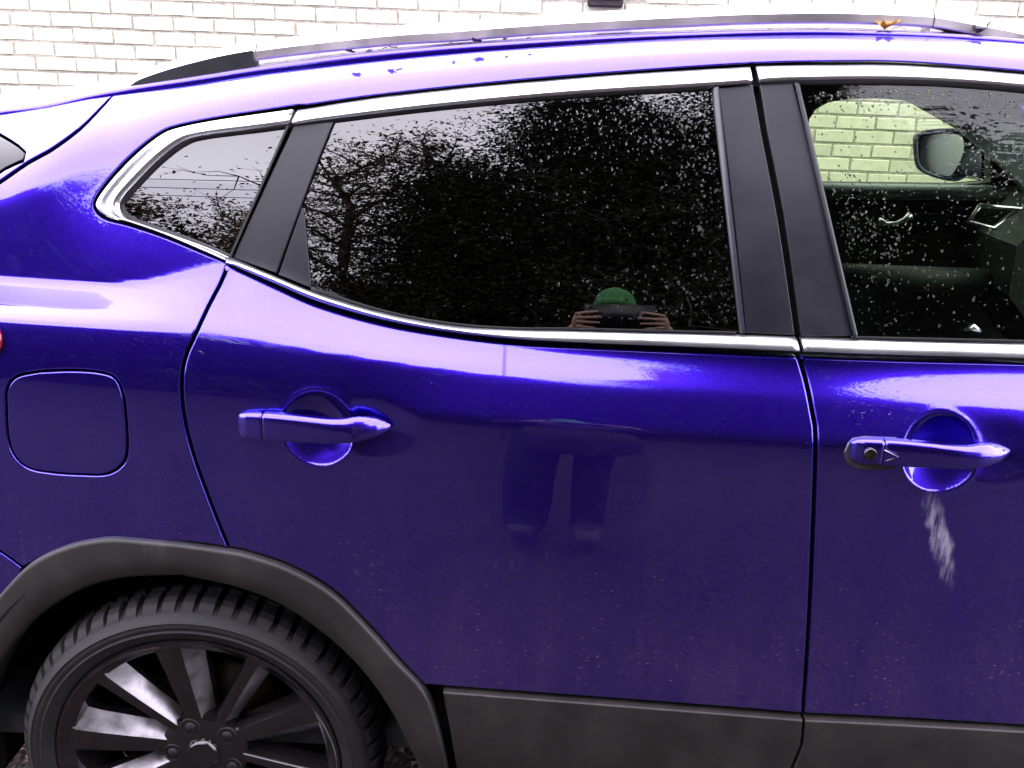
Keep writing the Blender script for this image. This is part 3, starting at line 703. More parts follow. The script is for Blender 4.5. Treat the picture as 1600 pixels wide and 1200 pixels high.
# black seals round the panes
SL = [(0, .001), (.5, .002), (1, -.004)]
ribbon('window_seal', [(456, 194), (520, 186), (700, 164), (900, 147), (1112, 135)], [(458, 199), (521, 190), (700, 169), (900, 151), (1113, 139)], SL, 'rubber', car)
ribbon('window_seal', [(1184, 128), (1420, 124), (1600, 136), (1760, 156)], [(1186, 132), (1420, 131), (1600, 143), (1760, 164)], SL, 'rubber', car)
ribbon('window_seal', [(486, 448), (600, 484), (700, 503), (800, 511), (900, 512), (1150, 518)], [(486, 455), (600, 489), (700, 508), (800, 516), (900, 517), (1150, 523)], SL, 'rubber', car)
ribbon('window_seal', [(1330, 525), (1600, 531), (1760, 535)], [(1330, 530), (1600, 537), (1760, 541)], SL, 'rubber', car)
ribbon('window_seal', [(456, 190), (362, 403)], [(446, 196), (355, 403)], [(0, .003), (.5, .004), (1, -.004)], 'rubber', car)
ribbon('window_seal', RING_IN, [(p[0] + (4 if p[0] < 300 else 0), p[1] + (3 if p[1] < 325 else -4)) for p in RING_IN], [(0, .001), (.5, .001), (1, -.004)], 'rubber', car, 120)
ribbon('window_seal', [(1112, 135), (1156, 520)], [(1122, 135), (1164, 520)], [(0, -.004), (.3, .003), (1, .003)], 'trim_gloss', car)
ribbon('window_seal', [(1240, 130), (1332, 527)], [(1249, 130), (1341, 527)], [(0, .004), (.5, .0045), (.9, .003), (1, -.006)], 'trim_satin', car)
# satin black pillar trims
def trim(name, px, off=0.0, mat='trim_satin'): panel(name, XZ(sm(px + px[:1], 25)[:-1]) if False else XZ(px), mat, car, off=off, gap=.0008, rnd=.002, depth=.012, dens=.012)
trim('rear_pillar_trim', [(459, 195), (523, 188), (500, 245), (472, 320), (432, 428), (363, 403)])
trim('quarter_light_trim', [(471, 322), (476, 338), (487, 452), (433, 430)], .002)
trim('centre_pillar_trim', [(1121, 137), (1177, 131), (1190, 205), (1215, 335), (1243, 525), (1164, 521)])
trim('centre_pillar_trim', [(1186, 131), (1240, 128), (1334, 526), (1251, 527), (1224, 335), (1198, 205)])
# panes
rg = panel('rear_door_window', XZ([(520, 188), (700, 166), (900, 149), (1116, 136), (1160, 520), (900, 516), (800, 515), (700, 507), (600, 488), (486, 452), (471, 322)]), 'privacy_glass', car, off=.006, gap=0, rnd=.001, depth=.004)
fg = panel('front_door_window', np.vstack([XZ([(1240, 128), (1420, 124), (1600, 136), (1700, 150)]), RW((1.05, ci(zt, 1.05) - .03), (1.28, 1.435), (1.62, 1.225), (1.69, 1.135)), XZ([(1700, 540), (1600, 535), (1334, 528)])]), 'clear_glass', car, off=.006, gap=0, rnd=.001, depth=.004)
qg = panel('quarter_window', XZ(RING_IN[::-1]), 'privacy_glass', car, off=.005, gap=0, rnd=.001, depth=.004)
# door handles
def handle(front):
    hn = empty('door_handle', tuple(CUPS[front][0])); hn.parent = car; hn.matrix_parent_inverse = Matrix.Translation(-car.location)
    st = [(365.5, 661, 674, .000), (367, 655, 682, .006), (372, 649, 687, .013), (382, 646.5, 689.5, .019), (406, 645, 690, .025), (440, 645.5, 691, .031), (480, 648.5, 691.5, .036),
          (510, 651.5, 692, .038), (535, 653, 692, .038), (552, 651, 691.5, .037), (570, 652, 690, .031), (588, 658, 687, .021), (600, 664.5, 682, .011), (607, 669.5, 677, .004), (608.5, 671, 674, .0)]
    P = np.array(st); q = np.linspace(0, len(P) - 1, 90)
    P = np.stack([np.interp(q, range(len(P)), P[:, k]) for k in range(4)], 1)
    P = np.stack([blur(P[:, k], 1.6) if k else P[:, k] for k in range(4)], 1)
    T = on_side([hmap(a, b, front) for a, b in P[:, :2]], -.02); Bm = on_side([hmap(a, b, front) for a, b in P[:, [0, 2]]], -.02)
    m_ = 26; vs = []
    for i in range(len(P)):
        c = (T[i] + Bm[i]) / 2; hz = (T[i][2] - Bm[i][2]) / 2 * .94; o = P[i, 3] * .84; base = float(S(c[0], c[2]))
        thick = max(.002, .0105 * min(1, o / .02)); yc = base - o + thick
        tw = 1 / (1 + math.exp(-(P[i, 0] - 545) / 14))
        for k in range(m_):
            a = 2 * math.pi * k / m_; ca, sa = math.cos(a), math.sin(a); e = 2 / (3.6 + 3.4 * (1 - tw))
            y = -math.copysign(abs(ca) ** e, ca) * thick; z = math.copysign(abs(sa) ** e, sa) * hz
            if y < 0: y += max(0, z / hz - .05 - .7 * (1 - tw)) * thick * (1.1 + .5 * (1 - tw))       # chamfer along the upper edge
            vs.append((c[0], yc + y, c[2] + z))
    cut = int(np.argmin(abs(P[:, 0] - 407)))
    V = np.array(vs).reshape(-1, m_, 3)
    mat = 'paint'
    V = np.vstack([V[:cut], V[cut:cut + 1], V[cut:cut + 1] * .65 + V[cut + 1:cut + 2] * .35, V[cut + 1:]])
    for nm, a, b in (('handle_cap', 0, cut + 1), ('handle_grip', cut + 1, len(V))):
        W = V[a:b]
        if nm == 'handle_grip':
            e = W[0].copy(); e = e.mean(0) + (e - e.mean(0)) * .97; W = np.vstack([e[None] + (-.0, .0, 0), W])
        else:
            e = W[-1].copy(); e = e.mean(0) + (e - e.mean(0)) * .97; W = np.vstack([W, e[None]])
        fs = grid_faces(len(W), m_, True) + [tuple(range(m_))[::-1], tuple((len(W) - 1) * m_ + k for k in range(m_))]
        mesh_obj(nm, W.reshape(-1, 3), [f[::-1] for f in fs], mat, hn)
    # seat of the handle: the dark rubber foot under the cap
    if front: panel('handle_gasket', XZ([(1324, 692), (1332, 684), (1350, 681), (1400, 683), (1420, 700), (1415, 722), (1395, 733), (1350, 735), (1332, 731), (1321, 721), (1318, 706)]), 'trim_gloss', hn, off=-.003, gap=0, rnd=.003, depth=.004, dens=.004)
    if front:
        c = on_side([(1360, 710)], -.030)[0]
        vs, fs = lathe([(.0, -.001), (.0055, -.001), (.0075, -.0025), (.0095, -.001), (.0095, .004)], c, 24); mesh_obj('lock_cylinder', vs, fs, 'alloy', hn)
        bm_obj('key_slot', box_bm((c[0], c[1] - .0012, c[2]), (.0015, .001, .008)), 'black', hn)
        t = on_side([(1382, 703), (1384, 720), (1404, 714)], -.031); tv = [tuple(p) for p in t] + [tuple(p + np.array((0, .003, 0))) for p in t]
        vs, fs = tube([t[0], t[2], t[1]], [.0006] * 3, 6); mesh_obj('handle_mark', vs, fs, 'rail_alu', hn)
handle(False); handle(True)
# ------------------------------------------------------------------ roof
RX = np.linspace(-1.12, 1.42, 90)
def roof():
    V = []
    for x in RX:
        z = ci(zd, x); y = float(S(x, z)); h = YC - y - .012; crown = .048
        pr = [(y + .020, z - .03), (y + .004, z - .006), (y + .005, z + .002), (y + .007, z + .0060), (y + .012, z + .0075)]
        for k in range(1, 21):
            w_ = k / 20; pr.append((y + .012 + h * w_, z + .0075 + crown * (1 - (1 - w_) ** 2)))
        pr = pr + [(2 * YC - a, b) for a, b in pr[-2::-1]]
        V.append([(x, a, b) for a, b in pr])
    m_ = len(V[0]); V = np.array(V)
    for nm, sl, mt in (('roof', slice(4, m_ - 4), 'paint_roof'), ('roof_gutter', slice(0, 5), 'paint'), ('roof_gutter', slice(m_ - 5, m_), 'paint')):
        W = V[:, sl]; mesh_obj(nm, W.reshape(-1, 3), [f[::-1] for f in grid_faces(len(RX), W.shape[1])], mt, car)
    U = V.copy(); U[:, :, 2] -= .03; keep = U[:, 2:-2]
    mesh_obj('headliner', keep.reshape(-1, 3), grid_faces(len(RX), keep.shape[1]), 'headliner', car)
roof()
def roof_z(x, y):
    z = ci(zd, x); y0 = float(S(x, z)); w_ = np.clip((y - y0 - .012) / (YC - y0 - .012), 0, 1); return z + .0075 + .048 * (1 - (1 - w_) ** 2)
def roof_point(px, py):
    d = ray(np.array([px]), np.array([py]))[0]
    best = None
    for Y in np.arange(.28, 1.2, .002):
        p = CAM + (Y - CAM[1]) / d[1] * d
        if p[2] <= roof_z(p[0], Y): return p
        e = p[2] - roof_z(p[0], Y)
        if best is None or e < best[0]: best = (e, p)
    p = best[1]; p[2] = roof_z(p[0], p[1]); return p
# roof rail: bar on feet, with drooping end pieces
def rail(side):
    RY = .032
    top = [(207, 121), (230, 108), (300, 86), (400, 65), (587, 43), (712, 34), (800, 27), (900, 20), (1112, 9), (1200, 6), (1300, 5), (1403, 8), (1460, 12), (1530, 25), (1600, 39), (1690, 64)]
    rr = empty('roof_rail', (0.2, float(S(.2, ci(zd, .2))) + RY, ci(zd, .2))); rr.parent = car; rr.matrix_parent_inverse = Matrix.Translation(-car.location)
    P = cat_rom(top, 480); d = ray(P[:, 0], P[:, 1]); Y = np.full(len(P), .4)
    for _ in range(25):
        q = CAM + ((Y - CAM[1]) / d[:, 1])[:, None] * d
        Y = np.array([float(S(x, ci(zd, x))) for x in q[:, 0]]) + RY
    q = CAM + ((Y - CAM[1]) / d[:, 1])[:, None] * d
    prof = [(-.014, -.0305), (-.0165, -.0285), (-.0165, -.0165), (-.015, -.0145), (-.006, -.003), (.002, 0), (.010, -.002), (.016, -.010), (.016, -.0305)]
    def seg(nm, a, b, mat='rail_alu'):
        vs = []
        for i in range(a, b):
            y = q[i][1]; z = q[i][2]
            pz = [(y + u, z + v) for u, v in prof]
            vs += [(q[i][0], yy if not side else 2 * YC - yy, zz) for yy, zz in pz]
        m_ = len(prof); fs = grid_faces(b - a, m_, True) + [tuple(range(m_)), tuple((b - a - 1) * m_ + k for k in range(m_))]
        mesh_obj(nm, vs, fs, mat, rr).data.set_sharp_from_angle(angle=rad(35))
    i1 = int(np.argmin(abs(P[:, 0] - 404))); i2 = int(np.argmin(abs(P[:, 0] - 1458)))
    seg('rail_end', 0, i1); seg('rail_bar', i1, i2) ; seg('rail_end', i2, 480)
    # filler under each end, down to the roof; feet under the bar
    def filler(nm, a, b, mat, thick=.011, up=.028):
        vs = []
        for i in range(a, b):
            x, y, z = q[i]; zr = roof_z(x, y) - .004
            for yy, zz in ((y - thick, z - up), (y + thick, z - up), (y + thick, zr), (y - thick, zr)): vs.append((x, yy if not side else 2 * YC - yy, zz))
        fs = grid_faces(b - a, 4, True) + [(0, 1, 2, 3), tuple((b - a - 1) * 4 + k for k in range(4))]
        mesh_obj(nm, vs, fs, mat, rr, False)
    filler('rail_foot', 0, i1 - 1, 'rubber', .0185, .0145)
    filler('rail_foot', i2 - 3, i2, 'rail_alu')
    filler('rail_foot', 460, 480, 'rail_alu')
    return q
rail(0); rail(1)
# spoiler lip behind the roof is part of the roof; glass hatch below it
vs = [(-1.12, .45, 1.40), (-1.12, 1.35, 1.40), (-1.36, 1.42, 1.10), (-1.36, .38, 1.10)]; mesh_obj('rear_screen', vs, [(0, 1, 2, 3)], 'privacy_glass', car, False)
vs = [(-1.36, .38, 1.10), (-1.36, 1.42, 1.10), (-1.40, 1.5, .3), (-1.40, .3, .3)]; mesh_obj('tailgate', vs, [(0, 1, 2, 3)], 'paint', car, False)
# ------------------------------------------------------------------ front of the car, outside the frame
fw = 2.646
acirc = [(AX + fw + .445 * math.cos(rad(a)), AZ + .445 * math.sin(rad(a))) for a in range(184, -6, -8)]
fl = np.array([(1.375, .30)] + [(1.375, .6), (1.375, .9), (1.36, 1.117)] + [(1.7, 1.09), (2.1, 1.06), (2.5, 1.0), (2.8, .93), (2.85, .6), (2.8, .3)] + [(x, max(z, .3)) for x, z in acirc[::-1] if z > .3])
panel('front_wing', fl[::-1], 'paint', car, step=(.03, .02), dens=.03)
arch('wheel_arch_cladding', fw)
HX = np.linspace(1.9, 2.85, 16); V = []
for x in HX:
    y0 = float(S(x, ci(zb, x) - .02)); z0 = ci(zb, x) - .02 - max(0, x - 2.6) * .3
    V += [(x, y0 + (2 * YC - 2 * y0) * k / 16, z0 + .05 * math.sin(math.pi * k / 16)) for k in range(17)]
mesh_obj('bonnet', V, [f[::-1] for f in grid_faces(16, 17)], 'paint', car)
V = []
for i in range(8):
    w_ = i / 7; x = 1.42 + .55 * w_; z0 = ci(zd, 1.42) + (1.07 - ci(zd, 1.42)) * w_; y0 = .33 - .19 * w_
    V += [(x + .05 * math.sin(math.pi * k / 12), y0 + (2 * YC - 2 * y0) * k / 12, z0 + .04 * math.sin(math.pi * k / 12)) for k in range(13)]
mesh_obj('windscreen', V, [f[::-1] for f in grid_faces(8, 13)], 'clear_glass', car)
for s in (0, 1):
    a, b_ = Vector((1.40, .315, ci(zd, 1.40) - .01)), Vector((1.98, .12, 1.07))
    if s: a.y, b_.y = 2 * YC - a.y, 2 * YC - b_.y
    vs, fs = tube([a, (a + b_) / 2, b_], [.035, .038, .045], 10); mesh_obj('windscreen_pillar', vs, fs, 'paint', car)
# far side of the car
SF = lambda x, z: 2 * YC - S(x, z); SI = lambda x, z: 2 * YC - S(x, z) - .055
def far_xz(px, fun):
    q = on_side(px, 0, fun); return q[:, [0, 2]]
HOLE = [(1262, 205), (1266, 186), (1276, 171), (1296, 160), (1330, 154.5), (1380, 154), (1424, 157.5), (1436, 162), (1480, 187), (1530, 216), (1548, 240), (1548, 284), (1500, 288.5), (1400, 287.5), (1284, 286)]
hole = far_xz(HOLE, SI)
outer = np.array([(-1.1, .35), (1.75, .35), (1.75, 1.13)] + [(x, ci(zd, x) - .035) for x in (1.62, 1.5, 1.2, .8, .4, 0, -.4, -.8, -1.1)])
panel('far_side_lining', outer, 'interior', car, [hole], fun=SI, step=(.05, .04), dens=.02, gap=0, rnd=.006, sign=1, depth=.04)
panel('far_side_panel', np.array([(-1.35, .3), (1.9, .3), (1.9, 1.10), (1.75, 1.16)] + [(x, ci(zd, x)) for x in (1.6, 1.42, 1.2, .8, .4, 0, -.4, -.8, -1.2)]), 'paint', car, [hole], fun=SF, step=(.05, .04), dens=.03, gap=0, depth=-.02)
fgl = far_xz([(p[0] + (-3 if p[0] < 1400 else 3), p[1]) for p in HOLE], SF); panel('far_window', fgl, 'clear_glass', car, fun=SF, off=-.01, gap=0, depth=.002, rnd=.0005, step=(.05, .05))
# sill roll along the far door top, armrest, handle
def far_bar(nm, px0, px1, Y, r, mat, k=1.0):
    a = at_y([px0], Y)[0]; b_ = at_y([px1], Y)[0]; vs, fs = tube([a, (a + b_) / 2 + np.array((0, -.005, 0)), b_], [r] * 3, 10); return mesh_obj(nm, vs, fs, mat, car)
far_bar('far_door_sill', (1230, 297), (1640, 303), 1.62, .024, 'interior_grey')
far_bar('far_armrest', (1290, 430), (1560, 440), 1.48, .04, 'interior')
h = at_y([(1372, 346), (1385, 349), (1400, 349), (1412, 344), (1423, 336)], 1.56); vs, fs = tube(h, [.014, .007, .006, .008, .015], 10); mesh_obj('inner_door_handle', vs, fs, 'chrome', car)
# dashboard with an air vent in a bright frame
dp = [(1560, 292), (1700, 285), (1800, 330), (1800, 520), (1560, 520), (1490, 420), (1500, 350)]
q = at_y(dp, 1.66); vs = [tuple(p) for p in q] + [tuple(p + np.array((0.03, -.30, -.02))) for p in q]; k = len(q)
mesh_obj('dashboard', vs, [tuple(range(k)), tuple(range(2 * k - 1, k - 1, -1))] + [(i, i + k, (i + 1) % k + k, (i + 1) % k) for i in range(k)], 'interior', car, False)
vp = at_y([(1531, 321), (1594, 326), (1553, 357), (1513, 346)], 1.30); vs, fs = tube(list(vp) + [vp[0]], [.0065] * 5, 8); mesh_obj('air_vent_frame', vs, fs, 'chrome', car)
mesh_obj('air_vent', [tuple(p + np.array((0, .02, 0))) for p in vp], [(0, 1, 2, 3)], 'black', car, False)
# light inner trim of the far windscreen pillar
pp = at_y([(1452, 164), (1500, 164), (1550, 169), (1585, 182), (1625, 205), (1625, 320), (1570, 262), (1520, 218)], 1.47)
mesh_obj('pillar_inner_trim', list(pp) + [p + np.array((0, .03, 0)) for p in pp], [tuple(range(8))[::-1], tuple(range(8, 16))] + [(i, (i + 1) % 8, (i + 1) % 8 + 8, i + 8) for i in range(8)], 'interior_grey', car, False)
# floor, seats
bm_obj('cabin_floor', box_bm((.3, YC, .33), (2.9, 1.55, .04)), 'interior', car)
bm_obj('bulkhead', box_bm((1.78, YC, .72), (.04, 1.5, .76)), 'interior', car)
for sy in (.50, 1.28):
    s = empty('front_seat', (.42, sy, .35)); s.parent = car; s.matrix_parent_inverse = Matrix.Translation(-car.location)
    bm_obj('seat_cushion', box_bm((.66, sy, .60), (.50, .46, .16), .05), 'seat_fabric', s, True)
    bm_obj('backrest', box_bm((.37, sy, .93), (.13, .46, .62), .05, None, Matrix.Rotation(-.22, 4, 'Y')), 'seat_fabric', s, True)
    bm_obj('head_restraint', box_bm((.27, sy, 1.31), (.09, .25, .17), .035, None, Matrix.Rotation(-.15, 4, 'Y')), 'seat_fabric', s, True)
b = box_bm((-.42, YC, .93), (.14, 1.25, .60), .05, None, Matrix.Rotation(-.3, 4, 'Y')); bm_obj('rear_seat', b, 'seat_fabric', car, True)
lp = np.array([(-.2, .5), (1.36, .5), (1.36, 1.09), (.8, 1.095), (.1, 1.09), (-.15, 1.09)]); panel('near_door_lining', lp, 'interior', car, off=.085, step=(.05, .05), dens=.05, gap=0)
a = at_y([(1507, 516)], .10)[0]; c_ = at_y([(1531, 518)], .10)[0]; vs, fs = tube([a, (a + c_) / 2 + np.array((0, 0, .006)), c_], [.003, .006, .004], 14); mesh_obj('door_lock_button', vs, fs, 'chrome', car)
# far wing mirror, glass towards us
mr_ = empty('wing_mirror', tuple(at_y([(1470, 245)], 1.98)[0])); mr_.parent = car; mr_.matrix_parent_inverse = Matrix.Translation(-car.location)
ML = [(1426, 215), (1432, 207), (1450, 202), (1480, 200), (1510, 201), (1528, 208), (1533, 220), (1530, 245), (1518, 268), (1500, 282), (1482, 283), (1450, 274), (1432, 262), (1427, 240)]
o1 = at_y(cat_rom(ML + ML[:1], 41)[:-1], 1.96); c = o1.mean(0); sc_ = lambda P, s, dx, dy: c + (P - c) * s + np.array((dx, dy, 0))
rings = [sc_(o1, .86, .0, -.004), sc_(o1, .97, .0, -.012), sc_(o1, 1.0, 0, 0), sc_(o1, .98, .03, .05), sc_(o1, .85, .07, .09), sc_(o1, .5, .10, .11)]
m_ = len(o1); vs = np.vstack(rings); mesh_obj('mirror_housing', vs, grid_faces(6, m_, True) + [tuple(5 * m_ + k for k in range(m_))], 'trim_gloss', mr_)
g = at_y(cat_rom([(1438, 226), (1444, 214), (1470, 209), (1500, 212), (1506, 225), (1503, 245), (1488, 272), (1480, 275), (1455, 268), (1438, 255), (1438, 226)], 40)[:-1], 1.955)
for _ in range(20):
    gd = (g - CAM) / (g - CAM)[:, 1:2]; yy = 1.95 - 1.5 * (g[:, 0] - c[0]) * .6; g = CAM + gd * (yy - CAM[1])[:, None]
mesh_obj('mirror_glass', g, [tuple(range(len(g)))], 'mirror_glass', mr_, False)
vs, fs = tube([c + np.array((.05, .03, -.03)), c + np.array((.14, -.1, -.04)), c + np.array((.2, -.32, -.04))], [.05, .05, .05], 12); mesh_obj('mirror_arm', vs, fs, 'trim_gloss', mr_)
# ------------------------------------------------------------------ wheels
def wheel(dx):
    c = (AX + dx, AY, AZ); W = empty('wheel', c); W.parent = car; W.matrix_parent_inverse = Matrix.Translation(-car.location)
    R = .325
    # tyre: sidewall with moulded rings, shoulder, tread blocks
    pr = [(.238, .02), (.250, .006), (.257, -.004), (.262, -.008), (.272, -.013), (.276, -.0155), (.279, -.0135), (.286, -.015), (.292, -.0135), (.294, -.0155), (.297, -.0125), (.301, -.008), (.306, .0), (.310, .010), (.313, .020), (.314, .05), (.314, .16), (.310, .19), (.30, .215), (.24, .20)]
    vs, fs = lathe(pr, c, 128); rnd = random.Random(9)
    n = 60
    for k in range(n):
        a = 2 * math.pi * (k + rnd.uniform(-.04, .04)) / n; w_ = 2 * math.pi / n * (.29 + .045 * (k % 3))
        for (y0, y1, r0, r1, tw) in ((.001, .045, .306, R - .006, .0), (.052, .088, .311, R, .5), (.096, .13, .311, R, -.5), (.137, .18, .311, R - .002, .0)):
            s = len(vs)
            if y0 < .01:
                sec = [(.3045, -.002), (.312, .003), (.319, .012), (.3235, .024), (R, .045), (.311, .045)]
            else: sec = [(r0, y0), (r1, y0 + .003), (r1, y1 - .003), (r0, y1)]
            for sg in (-1, 1):
                for r, y in sec:
                    aa = a + sg * w_ * (.92 if r > .32 else 1.0) + tw * (y - y0)
                    vs.append((c[0] + r * math.cos(aa), c[1] + y, c[2] + r * math.sin(aa)))
            L = len(sec)
            fs += [tuple(range(s, s + L)), tuple(range(s + 2 * L - 1, s + L - 1, -1))] + [(s + i, s + L + i, s + L + i + 1, s + i + 1) for i in range(L - 1)]
    o = mesh_obj('tyre', vs, fs, 'tyre', W, False)
    # rim: lip and barrel
    vs, fs = lathe([(.246, .012), (.253, .002), (.2545, -.003), (.2525, -.006), (.248, -.0055), (.243, .0), (.236, .004), (.228, .010), (.222, .030), (.216, .06), (.212, .17)], c, 128)
    RM = empty('rim', c); RM.parent = W; RM.matrix_parent_inverse = Matrix.Translation((-c[0], -c[1], -c[2]))
    V, Fc = list(vs), list(fs); bevel = []
    def spoke(ang, w0, w1, d):
        st = [(.050, .026), (.09, .021), (.14, .0145), (.19, .009), (.225, .0055), (.244, .004)]; s = len(V); a = rad(ang); ca, sa = math.cos(a), math.sin(a)
        for i, (r, y) in enumerate(st):
            w_ = w0 + (w1 - w0) * i / 5 + (.006 if i == 5 else 0); fl_ = d * (.45 + .55 * min(i, 4) / 4)
            for u, dy in ((-w_ - fl_ - .003, .040), (-w_ - fl_, .026), (-w_ + .003, .0015), (0, -.0004), (w_ - .002, .0012), (w_ + .002, .008), (w_ + .004, .040)):
                V.append((c[0] + r * ca - u * sa, c[1] + y + dy * (1 if i < 5 else .6), c[2] + r * sa + u * ca))
        gf = grid_faces(6, 7); bevel.extend([len(Fc) + i for i in range(len(gf)) if i % 6 == 1]); Fc.extend([tuple(s + q for q in f) for f in gf])
    for k in range(5):
        spoke(100 + 72 * k, .014, .027, .030); spoke(63 + 72 * k, .009, .014, .024)
    vs, fs = lathe([(.0, .012), (.026, .012), (.029, .015), (.031, .021), (.05, .023), (.068, .024), (.078, .030), (.082, .055)], c, 60); s = len(V)
    V += vs; Fc += [tuple(s + q for q in f) for f in fs]
    # rim meshes live one level down, under the wheel
    bpy.data.objects.remove(RM)
    o = mesh_obj('rim', V, Fc, 'alloy', W); o.data.set_sharp_from_angle(angle=rad(28))
    o.data.materials.append(MATS['alloy_dusty_lit'])
    for i in bevel: o.data.polygons[i].material_index = 1
    for k in range(5):
        a = rad(40 + 72 * k); q = (c[0] + .0572 * math.cos(a), c[1] + .021, c[2] + .0572 * math.sin(a))
        vs, fs = lathe([(.0, .0), (.008, .0), (.0095, .003), (.0095, .004), (.0155, .004), (.0165, .0005), (.018, .002), (.018, .006)], q, 24); mesh_obj('wheel_nut', vs, fs, 'rubber', W)
    vs, fs = lathe([(.03, .085), (.155, .085), (.155, .105), (.03, .105)], c, 64); mesh_obj('brake_disc', vs, fs, 'disc', W)
    b = box_bm((c[0] - .11, c[1] + .075, c[2] + .10), (.07, .05, .12), .012, None, Matrix.Rotation(-.8, 4, 'Y')); bm_obj('brake_caliper', b, 'disc', W)
    vs, fs = lathe([(.0, .115), (.212, .115)], c, 48); mesh_obj('wheel_backplate', vs, fs, 'black', W)
wheel(0); wheel(fw)

# ------------------------------------------------------------------ rain on the panes
DOME = []
for ring, (h, r) in enumerate(((0.0, 1.0), (.45, .86), (.82, .5))):
    for k in range(7): DOME.append((r * math.cos(2 * math.pi * (k + ring * .5) / 7), r * math.sin(2 * math.pi * (k + ring * .5) / 7), h))
DOME.append((0, 0, 1.0)); DOME = np.array(DOME); DF = []
for q in (0, 7):
    for k in range(7): DF.append((q + k, q + (k + 1) % 7, q + 7 + k)); DF.append((q + (k + 1) % 7, q + 7 + (k + 1) % 7, q + 7 + k))
for k in range(7): DF.append((14 + k, 14 + (k + 1) % 7, 21))
def drops(pane, px_poly, n, dens, seed, off, rmin=.0006, rmax=.0020):
    rnd = np.random.RandomState(seed); P = np.array(px_poly, float); lo, hi = P.min(0), P.max(0); pts = []
    while len(pts) < n:
        p = rnd.uniform(lo, hi, (400, 2)); k = inside(P, p) & (rnd.rand(400) < dens(p)); pts += list(p[k])
    pts = np.array(pts[:n]); q = on_side(pts, off); fun = lambda x, z: S(x, z) + off
    nn = normal(fun, q[:, 0], q[:, 2]); vs, fs, ns = [], [], []
    for i in range(n):
        r = rmin + (rmax - rmin) * rnd.rand() ** 2.6; N_ = nn[i]; U = np.cross(N_, (1, 0, 0)); U /= np.linalg.norm(U); V = np.cross(N_, U)
        st = rnd.uniform(.85, 1.35) if rnd.rand() < .85 else rnd.uniform(1.3, 2.0); rot = rnd.normal(0, .35); c, s = math.cos(rot), math.sin(rot)
        D = DOME * rnd.uniform(.88, 1.12, (len(DOME), 1)); a = D[:, 0] * st; b_ = D[:, 1]
        a, b_ = a * c - b_ * s, a * s + b_ * c
        s0 = len(vs) * 22; vs.append(q[i] + (a[:, None] * U + b_[:, None] * V) * r + N_ * (D[:, 2:3] * r * .62)); fs += [tuple(s0 + k for k in f) for f in DF]
    o = mesh_obj('raindrops', np.vstack(vs), fs, 'water', pane); tag(o, kind='stuff')
def d_rear(p):
    x, y = p[:, 0], p[:, 1]; right = np.clip((x - 560) / 520, 0, 1); topb = np.exp(-((y - (190 - (x - 800) * .03)) / 62) ** 2); rb = np.exp(-((x - 1105 - (y - 200) * .1) / 65) ** 2)
    low = np.clip((x - 800) / 200, 0, 1) * np.exp(-((y - 470) / 60) ** 2) * .45
    return np.clip(.02 + right * topb * .95 + rb * .5 + low + .04 * right, 0, 1)
drops(rg, [(530, 200), (1108, 150), (1150, 505), (900, 505), (700, 495), (600, 478), (500, 440)], 1500, d_rear, 4, .005)
def d_front(p):
    x, y = p[:, 0], p[:, 1]; topb = np.exp(-((y - 148) / 22) ** 2); lb = np.exp(-((x - 1335 - (y - 350) * .3) / 70) ** 2) * np.exp(-((y - 360) / 90) ** 2); mid = np.exp(-((x - 1540) / 70) ** 2) * np.exp(-((y - 240) / 70) ** 2) * .6
    return np.clip(.09 + topb + lb * .7 + mid, 0, 1)
drops(fg, [(1262, 145), (1420, 138), (1640, 150), (1640, 515), (1345, 510)], 1500, d_front, 8, .005)

# ------------------------------------------------------------------ fallen leaves on the roof
def leaf(name, px, py, size, mat, label, rot, seed, curl=.4, stand=.3):
    rnd = random.Random(seed); p = roof_point(px, py); p[1] = p[1] + .016 if size < .014 else float(S(p[0], ci(zd, p[0]))) + .017; p[2] = roof_z(p[0], p[1]); out_ = []
    m_ = 11
    for k in range(m_):
        a = 2 * math.pi * k / m_; r = size * (1 + .28 * math.sin(5 * a + seed) + rnd.uniform(-.15, .15)) * (.6 + .4 * abs(math.cos(a / 2)))
        x, y = r * math.cos(a), .6 * r * math.sin(a)
        out_.append((x, y, curl * (x * x + y * y) / size + stand * abs(y)))
    vs = [(0, 0, 0)] + out_; vs += [(x, y, z + .0008) for x, y, z in vs]
    L = m_ + 1; fs = [(0, 1 + (k + 1) % m_, 1 + k) for k in range(m_)] + [(L, L + 1 + k, L + 1 + (k + 1) % m_) for k in range(m_)] + [(1 + k, 1 + (k + 1) % m_, L + 1 + (k + 1) % m_, L + 1 + k) for k in range(m_)]
    R_ = Matrix.Translation(Vector(p) + Vector((0, 0, .002))) @ Matrix.Rotation(rot, 4, 'Z') @ Matrix.Rotation(.35, 4, 'X')
    o = mesh_obj(name, [R_ @ Vector(v_) for v_ in vs], fs, mat, None); tag(o, label, 'leaf', 'fallen leaves on the car roof')
    if size < .014: return
    st_v, st_f = tube([R_ @ Vector((size * .6, 0, .002)), R_ @ Vector((size * 1.3, .003, .004)), R_ @ Vector((size * 1.8, .0, .002))], [.0008, .0007, .0005], 5)
    mesh_obj('stalk', st_v, st_f, mat, o)
leaf('fallen_leaf', 1372, 45, .021, 'leaf_yellow', 'orange yellow curled leaf on the roof under the roof rail', .2, 1, .6, .9)
leaf('fallen_leaf', 1540, 55, .0145, 'leaf_dark', 'dark curled leaf on the roof by the front end of the rail', .5, 2, .9, .9)
